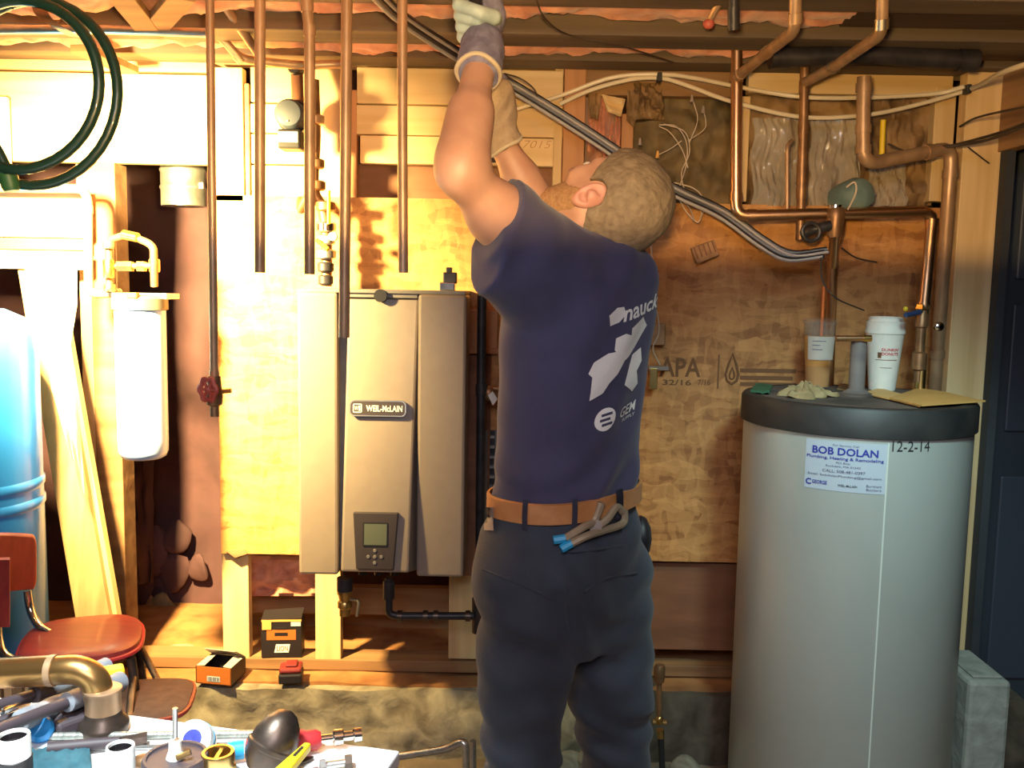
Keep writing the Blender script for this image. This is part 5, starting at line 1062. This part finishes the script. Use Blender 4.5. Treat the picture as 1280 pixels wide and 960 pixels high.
man = thing('person', (.11,YP,0), 'man in navy t-shirt and dark trousers reaching up with both gloved hands, head tilted back', 'person')
# --- joints
Ls, Le, Lw, Lh = v3(P(666,318,1.78)), v3(P(575,214,1.62)), v3(P(600,80,1.80)), v3(P(597,19,1.84))
Rs, Re, Rw, Rh = v3(P(752,330,2.00)), v3(P(682,280,2.08)), v3(P(622,168,2.01)), v3(P(610,128,1.98))
neck0, neck1 = v3(P(752,330,1.90)), v3(P(736,288,1.885))
# --- head frame
Nf = np.array((-.55,.52,.83)); Nf /= np.linalg.norm(Nf); Ac = np.array((.83,.0,.55)); Ac -= Nf*Ac.dot(Nf); Ac /= np.linalg.norm(Ac)
Sd = np.cross(Nf, Ac); Sd = Sd if Sd[1] < 0 else -Sd
HC = v3(P(760,254,1.89)); hp = lambda a, n, s: HC+Ac*a+Nf*n+Sd*s
HAX = (Ac, Nf, Sd)
def head(f, o=0, face=True):
    f.ell(hp(.025,-.012,0), HAX, (.092+o,.098+o,.077+o), .03)
    f.ell(hp(-.030,.022,0), HAX, (.078+o,.062+o,.060+o), .035)
    f.cone(hp(-.088,.062,-.012), hp(-.088,.062,.012), .024+o, .024+o, .03)
    for sg in (-1,1): f.cone(hp(-.052,-.005,.050*sg), hp(-.092,.050,.018*sg), .024+o, .022+o, .03)
    if face:
        f.cone(hp(.016,.080,0), hp(-.022,.104,0), .010, .0125, .016)
        for sg in (-1,1):
            f.ell(hp(-.026,.092,.012*sg), HAX, (.009,.012,.009), .008)
            f.cone(hp(.026,.080,.008*sg), hp(.024,.064,.048*sg), .011, .009, .015)
            f.ell(hp(-.020,.068,.040*sg), HAX, (.022,.018,.02), .02)
            f.ell(hp(.004,.088,.033*sg), HAX, (.011,.014,.015), .012, 's')
        f.ell(hp(-.054,.086,0), HAX, (.007,.010,.022), .008); f.ell(hp(-.066,.083,0), HAX, (.007,.010,.020), .008)
        f.ell(hp(-.060,.096,0), HAX, (.0022,.008,.022), .004, 's')
# --- hands
def hand(f, c, d, wrist, pr, sgn, o=0, parts='all', k=.007):
    d = d/np.linalg.norm(d); pr = pr-d*pr.dot(d); pr /= np.linalg.norm(pr); tg = np.cross(d, pr)*sgn
    rad = lambda th, r, z: c+(pr*math.cos(math.radians(th))+tg*math.sin(math.radians(th)))*r+d*z
    if parts in ('all','palm'):
        f.ell(rad(6,.031,.004), (pr,tg,d), (.020+o,.040+o,.048+o), .014); f.cone(wrist, rad(0,.028,-.028), .029+o, .030+o, .02)
        f.cone(rad(-20,.030,-.040), rad(-55,.036,-.014), .016+o, .0135+o, .012)
    if parts in ('all','fingers'):
        for i, (z, ln) in enumerate(((-.034,.88),(-.012,.97),(.010,1.0),(.032,.94))):
            pts = [rad(22,.037,z*.92), rad(75,.041,z), rad(135,.034,z-.002), rad(135+72*ln,.030,z-.004)]; rr = [.0112,.0102,.0094,.0084]
            for j in range(3): f.cone(pts[j], pts[j+1], rr[j]+o, rr[j+1]+o, k)
        tp = [rad(-50,.035,-.020), rad(-95,.036,.004), rad(-140,.032,.022)]
        for j in range(2): f.cone(tp[j], tp[j+1], .0125+o-.001*j, .0115+o-.001*j, k)
paxis = Lh-Rh
prL, prR = np.array((.35,.94,0)), np.array((.75,-.65,0))
# --- body: one continuous skin surface
B = Field((-.24,1.46,.90), (.42,2.22,2.12), .0052)
B.loft([(.92,.150,.110,.115,1.88),(zy(620),.150,.108,.118,1.88),(zy(500),.150,.108,.122,1.88),(zy(400),.162,.112,.132,1.885),(zy(345),.160,.105,.134,1.89),(zy(318),.09,.07,.134,1.895)], Ld, Fd)
B.cone(neck0, neck1, .066, .060, .04); B.cone(v3(P(735,325,1.86)), Ls, .055, .060, .04); B.cone(v3(P(735,325,1.92)), Rs, .055, .060, .04)
for s_, e_, w_ in ((Ls,Le,Lw),(Rs,Re,Rw)):
    B.cone(s_, e_, .055, .038, .04); B.cone(e_, w_, .038, .029, .03); B.cone(e_+(w_-e_)*.15, e_+(w_-e_)*.5, .038, .035, .04)
    B.ell(s_+(e_-s_)*.5, (np.eye(3)[0],np.eye(3)[1],np.eye(3)[2]), (.052,.052,.052), .04)
head(B)
hand(B, Lh, paxis, Lw, prL, 1); hand(B, Rh, paxis, Rw, prR, 1)
body = B.mesh('body', MT['skin'], man, 2)
# ears
for sg in (1,-1):
    E_ = Field(hp(-.03,-.012,.085*sg)-.06, hp(-.03,-.012,.085*sg)+.06, .0022)
    ea = Ac*.96+Nf*-.2; ea /= np.linalg.norm(ea); es = Sd*sg*.86-Nf*.5; es /= np.linalg.norm(es); en = np.cross(ea, es)
    ec = hp(-.030,-.010,.080*sg)
    E_.ell(ec, (ea,en,es), (.034,.023,.010), .01); E_.ell(ec-ea*.026+Nf*.004, (ea,en,es), (.012,.010,.008), .012)
    E_.ell(ec+es*.008+Nf*.004, (ea,en,es), (.023,.014,.007), .006, 's'); E_.ell(ec+es*.006+Nf*.006-ea*.006, (ea,en,es), (.010,.007,.014), .005, 's')
    E_.ell(ec+Nf*.018-ea*.006, (ea,en,es), (.008,.006,.007), .008); E_.cone(ec, ec-Sd*sg*.012, .012, .016, .012)
    E_.mesh('ear', MT['earskin'], man, 2)
for sg in (1,-1):
    MB().ball(hp(.003,.075,.033*sg), .0125, 14).build('eye', MT['eye'], man, smooth=True); MB().ball(hp(.003,.0835,.033*sg), .0055, 10).build('iris', MT['teal'], man, smooth=True)
    MB().tube([hp(.022,.088,.012*sg), hp(.026,.083,.030*sg), hp(.020,.070,.046*sg)], .0035, 6).build('eyebrow', MT['beard'], man, smooth=True)
# hair and beard
sn = lambda X, Y, Z, f, p: np.sin(X*f+p)*np.sin(Y*f*1.13+1.7*p)*np.sin(Z*f*.91+2.3*p)
def hco(X, Y, Z): return [(X-HC[0])*v[0]+(Y-HC[1])*v[1]+(Z-HC[2])*v[2] for v in HAX]
Hf = Field(HC-.16, HC+.16, .0034); head(Hf, .013, False); Hf.cone(neck0, neck1, .072, .068, .04)
Hf.disp(lambda X, Y, Z: .0022*sn(X, Y, Z, 90, .3)+.0014*sn(X, Y, Z, 190, 1.1))
def hcut(X, Y, Z):
    a, n, s = hco(X, Y, Z); d1 = (n-(.030+.42*a))*.92; d2 = (-.034+1.35*np.minimum(n+.018,0)-a)*.62
    ear = .030-np.sqrt(((a+.030)/1.15)**2+(n+.004)**2); ear = np.where(np.abs(s) > .055, ear, -1)
    return np.maximum(np.maximum(d1, d2), np.maximum(ear, -.118-a))
Hf.cut(hcut); Hf.mesh('hair', MT['hair'], man, 2)
Bf = Field(HC-.16, HC+.16, .0034); head(Bf, .0035, False); Bf.disp(lambda X, Y, Z: .0015*sn(X, Y, Z, 260, .7))
def bcut(X, Y, Z):
    a, n, s = hco(X, Y, Z); mouth = .014-np.sqrt(((a+.060)/.8)**2+((s)/2.0)**2); mouth = np.where(n > .06, mouth, -1)
    return np.maximum(np.maximum(a+.040-.25*np.clip(.03-n,-.02,.05)*2, -.006-n+.15*(a+.06)), mouth)
Bf.cut(bcut); Bf.mesh('beard', MT['beard'], man, 1)
# gloves
MT['tanglove'] = mat('tan_glove_palm', (.30,.22,.15), (.40,.30,.21), .85, scale=(50,50,50), bump=.3)
for c, w_, e_, pr in ((Lh,Lw,Le,prL),(Rh,Rw,Re,prR)):
    G = Field(np.minimum(c,w_)-.12, np.maximum(c,w_)+.12, .0034); hand(G, c, paxis, w_, pr, 1, .0035, 'palm'); ad = (e_-w_)/np.linalg.norm(e_-w_)
    G.cone(w_-ad*.045, w_, .041, .038, .02); G.cone(w_-ad*.015, w_+ad*.030, .036, .042, .015, cut=(w_+ad*.026, ad)); G.disp(lambda X, Y, Z: .0018*sn(X, Y, Z, 110, .5))
    gl = G.mesh('glove', MT['glove'] if c is Lh else MT['tanglove'], man, 1)
    G = Field(np.minimum(c,w_)-.12, np.maximum(c,w_)+.12, .0030); hand(G, c, paxis, w_, pr, 1, .0032, 'fingers', .004); G.mesh('glove_fingers', MT['glovegrey'] if c is Lh else MT['glove'], gl, 1)
    Mw = axis_m(w_+ad*.026, ad); MB().tube([Mw @ Vector((.0415*math.cos(t), .0415*math.sin(t), .003*math.sin(3*t))) for t in [2*math.pi*k/28 for k in range(28)]], .0045, 8, closed=True).build('glove_cuff', MT['cuff'], gl, smooth=True)
# shirt
YSH = (zy(624), zy(560), zy(500), zy(440), zy(390), zy(350), zy(325), zy(310))
Sh = Field((-.24,1.46,.96), (.46,2.24,1.66), .005)
Sh.loft([(YSH[0]-.02,.168,.128,.118,1.88),(YSH[0]+.02,.166,.126,.118,1.88),(YSH[1],.160,.124,.121,1.88),(YSH[2],.161,.124,.124,1.88),(YSH[3],.170,.128,.131,1.885),(YSH[4],.178,.128,.136,1.885),(YSH[5],.176,.118,.137,1.89),(YSH[6],.135,.098,.136,1.892),(YSH[7],.085,.078,.134,1.895)], Ld, Fd, .04)
def sleeve_f(f, s_, e_, r0, r1, frac, drop, hem=None, dn2=None):
    d = (e_-s_)
    if hem is None: hem = s_+d*frac; dn2 = d/np.linalg.norm(d)+np.array((0,0,-.15))
    dn2 = dn2/np.linalg.norm(dn2)
    f.cone(s_, s_+d*min(1,frac+.12), r0, r1, .05, cut=(hem, dn2)); f.cone(s_-np.array((0,0,drop)), hem+d*.08-np.array((0,0,drop*.7)), r0*.85, r1*.85, .05, cut=(hem, dn2))
sleeve_f(Sh, Ls, Le, .082, .072, .55, .055, v3(P(615,305,1.70)), np.array((-.80,-.42,.26))); sleeve_f(Sh, Rs, Re, .080, .074, .55, .03)
Sh.cone(v3(P(738,334,1.87)), Ls, .062, .080, .05); Sh.cone(v3(P(742,334,1.93)), Rs, .062, .078, .05)
Sh.cone(v3(P(785,345,1.90)), v3(P(760,330,1.87)), .055, .06, .05)
Sh.cone(neck0-np.array((0,0,.02)), neck0+(neck1-neck0)*.42, .078, .074, .03, cut=(neck0+(neck1-neck0)*.34, (neck1-neck0)/np.linalg.norm(neck1-neck0)))
def wr(X, Y, Z):
    u = X*Ld[0]+Y*Ld[1]
    return .0045*np.sin(Z*46+u*34+2*np.sin(u*18))*np.clip((1.25-Z)*3,.25,1)*np.sin(u*23+Z*9)+.003*np.sin(u*60+Z*30)*np.sin(Z*22)+.004*np.sin((Z+u*.7)*70)*np.clip(1-np.abs(Z-YSH[0]-.05)/.07,0,1)
Sh.disp(wr); Sh.cut(lambda X, Y, Z: (YSH[0]-.005+.10*(X-.118))-Z)
shirt = Sh.mesh('t_shirt', MT['navy'], man, 3)
cl = axis_m(neck0+(neck1-neck0)*.36, neck1-neck0)
MB().tube([cl @ Vector((.0745*math.cos(t), .0745*math.sin(t), 0)) for t in [2*math.pi*k/32 for k in range(32)]], .006, 8, closed=True).build('shirt_collar', MT['navy'], shirt, smooth=True)
# trousers
Tr = Field((-.22,1.55,.06), (.46,2.2,1.06), .006)
zb0 = zy(640)
Tr.loft([(zy(805),.125,.105,.112,1.88),(zy(760),.160,.132,.110,1.88),(zy(700),.184,.148,.108,1.88),(zy(660),.180,.145,.110,1.88),(zb0,.168,.128,.114,1.88),(zy(598),.160,.120,.116,1.88)], Ld, Fd, .03)
lk, la_ = v3(P(654,850,1.80)), v3(P(644,1120,1.80)); rk, ra_ = v3(P(762,850,1.94)), v3(P(775,1120,1.96))
la_[2] = max(.10, la_[2]); ra_[2] = max(.10, ra_[2]); la_[2] = ra_[2] = .10; la_[0] = P(646,1150,1.80).x; ra_[0] = P(782,1150,1.96).x
Tr.cone(v3(P(664,730,1.81)), lk, .110, .088, .045); Tr.cone(lk, la_, .084, .066, .04); Tr.cone(v3(P(752,730,1.94)), rk, .110, .090, .045); Tr.cone(rk, ra_, .086, .066, .04)
def tw_(X, Y, Z):
    return .006*np.sin(Z*52+X*40+2*np.sin(X*21+Y*9))*np.sin(X*17-Z*11+Y*13)+.004*np.sin(Z*95+X*30)*np.clip(1-np.abs(Z-.48)/.14,0,1)+.005*np.sin((Z+X*.5)*60)*np.clip(1-np.abs(Z-zy(760))/.07,0,1)
Tr.disp(tw_); Tr.cut(lambda X, Y, Z: Z-(zy(618)+.02+.05*(X-.11)))
trs = Tr.mesh('trousers', MT['trouser'], man, 3)
# boots
for k_, (a_, px) in enumerate(((la_,0),(ra_,0))):
    Bo = Field(a_-np.array((.36,.16,.14)), a_+np.array((.2,.34,.10)), .007); ank = np.array((a_[0],a_[1],.10)); fd3 = np.array((-.75,.66,0.))
    Bo.cone(ank-fd3*.035+np.array((0,0,-.045)), ank+fd3*.14+np.array((0,0,-.06)), .048, .040, .03); Bo.cone(ank+np.array((0,0,-.02)), ank+np.array((0,0,.06)), .056, .058, .03); Bo.cut(lambda X, Y, Z: .002-Z)
    Bo.mesh('boot', MT['brownrubber'], man, 2)
# belt with loops and buckle keeper
bz = zy(619)
def ring_pt(t, r_, z): 
    a_, b_ = .166+r_, .127+r_; c_, s_ = math.cos(t), math.sin(t); e = 2/2.4
    u = a_*math.copysign(abs(c_)**e, c_); v = b_*math.copysign(abs(s_)**e, s_); p_ = np.array((.1155,1.88,z))+Ld*u+Fd*v
    p_[2] += .05*(p_[0]-.11); return Vector(p_)
bl_ = MB(); nb = 72; prof = ((.003,-.021),(.009,-.019),(.009,.019),(.003,.021))
vs = [ring_pt(2*math.pi*k/nb, r_, bz+z_) for r_, z_ in prof for k in range(nb)]
bl_.add(vs, [(i*nb+k, i*nb+(k+1)%nb, (i+1)*nb+(k+1)%nb, (i+1)*nb+k) for i in range(3) for k in range(nb)])
belt = bl_.build('belt', MT['leather'], man, smooth=True)
bvh_t = BVHTree.FromPolygons([v.co for v in trs.data.vertices], [tuple(p.vertices) for p in trs.data.polygons])
def ring_at_px(px):
    return min([2*math.pi*k/720 for k in range(720)], key=lambda t: (lambda q: abs((CAM_R.transposed() @ (q-Vector((0,0,CAM_Z)))).x/-(CAM_R.transposed() @ (q-Vector((0,0,CAM_Z)))).z*FPX+640-px)+ (1000 if q.y > 1.9 else 0))(ring_pt(t,.009,bz)))
for px in (657, 718, 772):
    t0 = ring_at_px(px); MB().grid(lambda u, v: ring_pt(t0+(u-.5)*.075, .011+.003*math.sin(math.pi*v), bz-.030+v*.060), 3, 4, (0,0,0)).build('belt_loop', MT['loop'], trs, smooth=True)
# pockets and back yoke seams on the trousers
def on_trs(px, py, off=.002):
    o = Vector((0,0,CAM_Z)); h, nrm, i_, d_ = bvh_t.ray_cast(o, ray(px, py).normalized())
    if h is None: return P(px, py, 1.78)
    nrm = nrm if nrm.y < 0 else -nrm
    return h+nrm*off
for pts in (((604,712),(630,722),(664,736),(690,748)), ((700,690),(735,688),(778,682)), ((730,740),(760,722),(796,716)), ((708,735),(709,770),(712,790))):
    MB().tube(spline([on_trs(*p, .0005) for p in pts],5), .0028, 6).build('seam', MT['trouser'], trs, smooth=True)
MB().grid(lambda u, v: on_trs(608+u*12, 634+v*30, .006), 3, 4).build('pocket_flash', MT['cardgrey'], trs, smooth=True, fix=False)
# tool pouch on the far hip
MB().ball(v3(P(800,672,1.98)), (.026,.045,.05), 12).build('hip_pouch', MT['cardblack'], man, smooth=True)
# pliers hooked on the belt
pl_ = thing('pliers', P(730,690,1.74), 'tan pliers with bright blue tips hanging from the man\'s belt', 'pliers')
for pts, bt0 in ((((745,628),(738,648),(722,660),(706,672)), ((706,672),(690,677))), (((772,636),(770,655),(748,664),(728,672),(714,678)), ((714,678),(698,688))), (((770,638),(762,634),(752,646),(742,656)), None)):
    MB().tube(spline([on_trs(x, y, .016) for x, y in pts],5), .0078, 8).build('handle_arm', mat('tan_steel_tool', (.36,.28,.19), rough=.5, metal=.3) if 'tan_steel_tool' not in bpy.data.materials else bpy.data.materials['tan_steel_tool'], pl_, smooth=True)
    if bt0: MB().tube([on_trs(x, y, .016) for x, y in bt0], .0085, 8).build('blue_tip', MT['cyan'], pl_, smooth=True)
MB().lathe([(0,-.004),(.013,-.004),(.013,.006),(0,.008)], 14, axis_m(on_trs(736,658,.018), (.1,-1,.1))).build('pivot', MT['cardgrey'], pl_, smooth=True)
# print on the shirt's back, wrapped onto the cloth along the back's own normal
bvh = BVHTree.FromPolygons([v.co for v in shirt.data.vertices], [tuple(p.vertices) for p in shirt.data.polygons])
BK = Vector((.75,-.66,0)); BE = Vector((.66,.75,0)); BC = Vector((.136,1.885,0))
def back(u, z):
    o = BC+BE*u+BK*.6; o.z = z+.22*u; h, nrm, i_, d_ = bvh.ray_cast(o, -BK)
    if h is None: h = BC+BE*u+BK*.10; h.z = o.z; nrm = BK
    return h+(nrm if nrm.dot(BK) > 0 else -nrm)*.002
U = lambda px: (px-778)/560
zb_ = lambda py: P(770, py, 1.78).z
def pr_text(nm, s, px, py, wpx, hpx, bold=.02, shear=.2):
    mb = MB(); mb.add(*flat_text(s, (U(px), zb_(py)), wpx/560, back, hpx/646, bold, shear)); mb.build(nm, MT['white'], shirt, fix=False)
def pr_poly(pts, nm='shirt_print', nn=10):
    cu = [(U(x), zb_(y)) for x, y in pts]; bm_ = bmesh.new(); f_ = bm_.faces.new([bm_.verts.new((u, 0, z)) for u, z in cu]); bmesh.ops.triangulate(bm_, faces=[f_])
    bmesh.ops.subdivide_edges(bm_, edges=bm_.edges[:], cuts=3, use_grid_fill=True); bmesh.ops.triangulate(bm_, faces=bm_.faces[:]); bm_.verts.index_update()
    MB().add([back(v.co.x, v.co.z) for v in bm_.verts], [tuple(v.index for v in f.verts) for f in bm_.faces]).build(nm, MT['white'], shirt, fix=False); bm_.free()
pr_poly([(738,384),(752,378),(764,380),(766,390),(756,397),(742,398)]); pr_text('shirt_lettering', 'nauck', 800, 389, 76, 20)
pr_poly([(718,450),(724,438),(742,432),(764,434),(770,446),(758,462),(746,470),(738,480),(720,484),(730,466)])
pr_poly([(750,430),(752,416),(766,414),(778,420),(776,410),(800,402),(812,416),(790,436),(776,446),(764,450)])
pr_poly([(784,446),(802,442),(804,460),(794,470),(800,488),(788,494),(770,480),(782,466)])
dsk = [(743+14*math.cos(2*math.pi*k/20), 514+14*math.sin(2*math.pi*k/20)) for k in range(20)]; pr_poly(dsk, 'shirt_emblem')
em = MB()
for y_, x0_, x1_ in ((508,737,751),(514,735,748),(520,737,751)):
    q = [back(U(x0_),zb_(y_-1.6)), back(U(x1_),zb_(y_-1.6)), back(U(x1_),zb_(y_+1.6)), back(U(x0_),zb_(y_+1.6))]; em.add([v+BK*.0015 for v in q], [(0,1,2,3)])
em.build('emblem_bars', MT['navy'], shirt, fix=False); pr_text('shirt_lettering', 'GEM', 784, 515, 34, 13, .01); pr_text('shirt_lettering', 'SUPPLY', 786, 526, 26, 4, .0)
# the short iron pipe the man holds
hp_ = thing('held_pipe', v3(Rh-paxis*.75), 'dark iron pipe gripped in both of the man\'s gloved hands', 'pipe')
MB().tube([Rh-paxis*.75, Rh+paxis*2.1], .0125, 14).build('pipe_run', MT['black'], hp_, smooth=True)
MB().tube([Lh+paxis*.42, Lh+paxis*.62], .018, 14).build('coupling', MT['iron'], hp_, smooth=True)
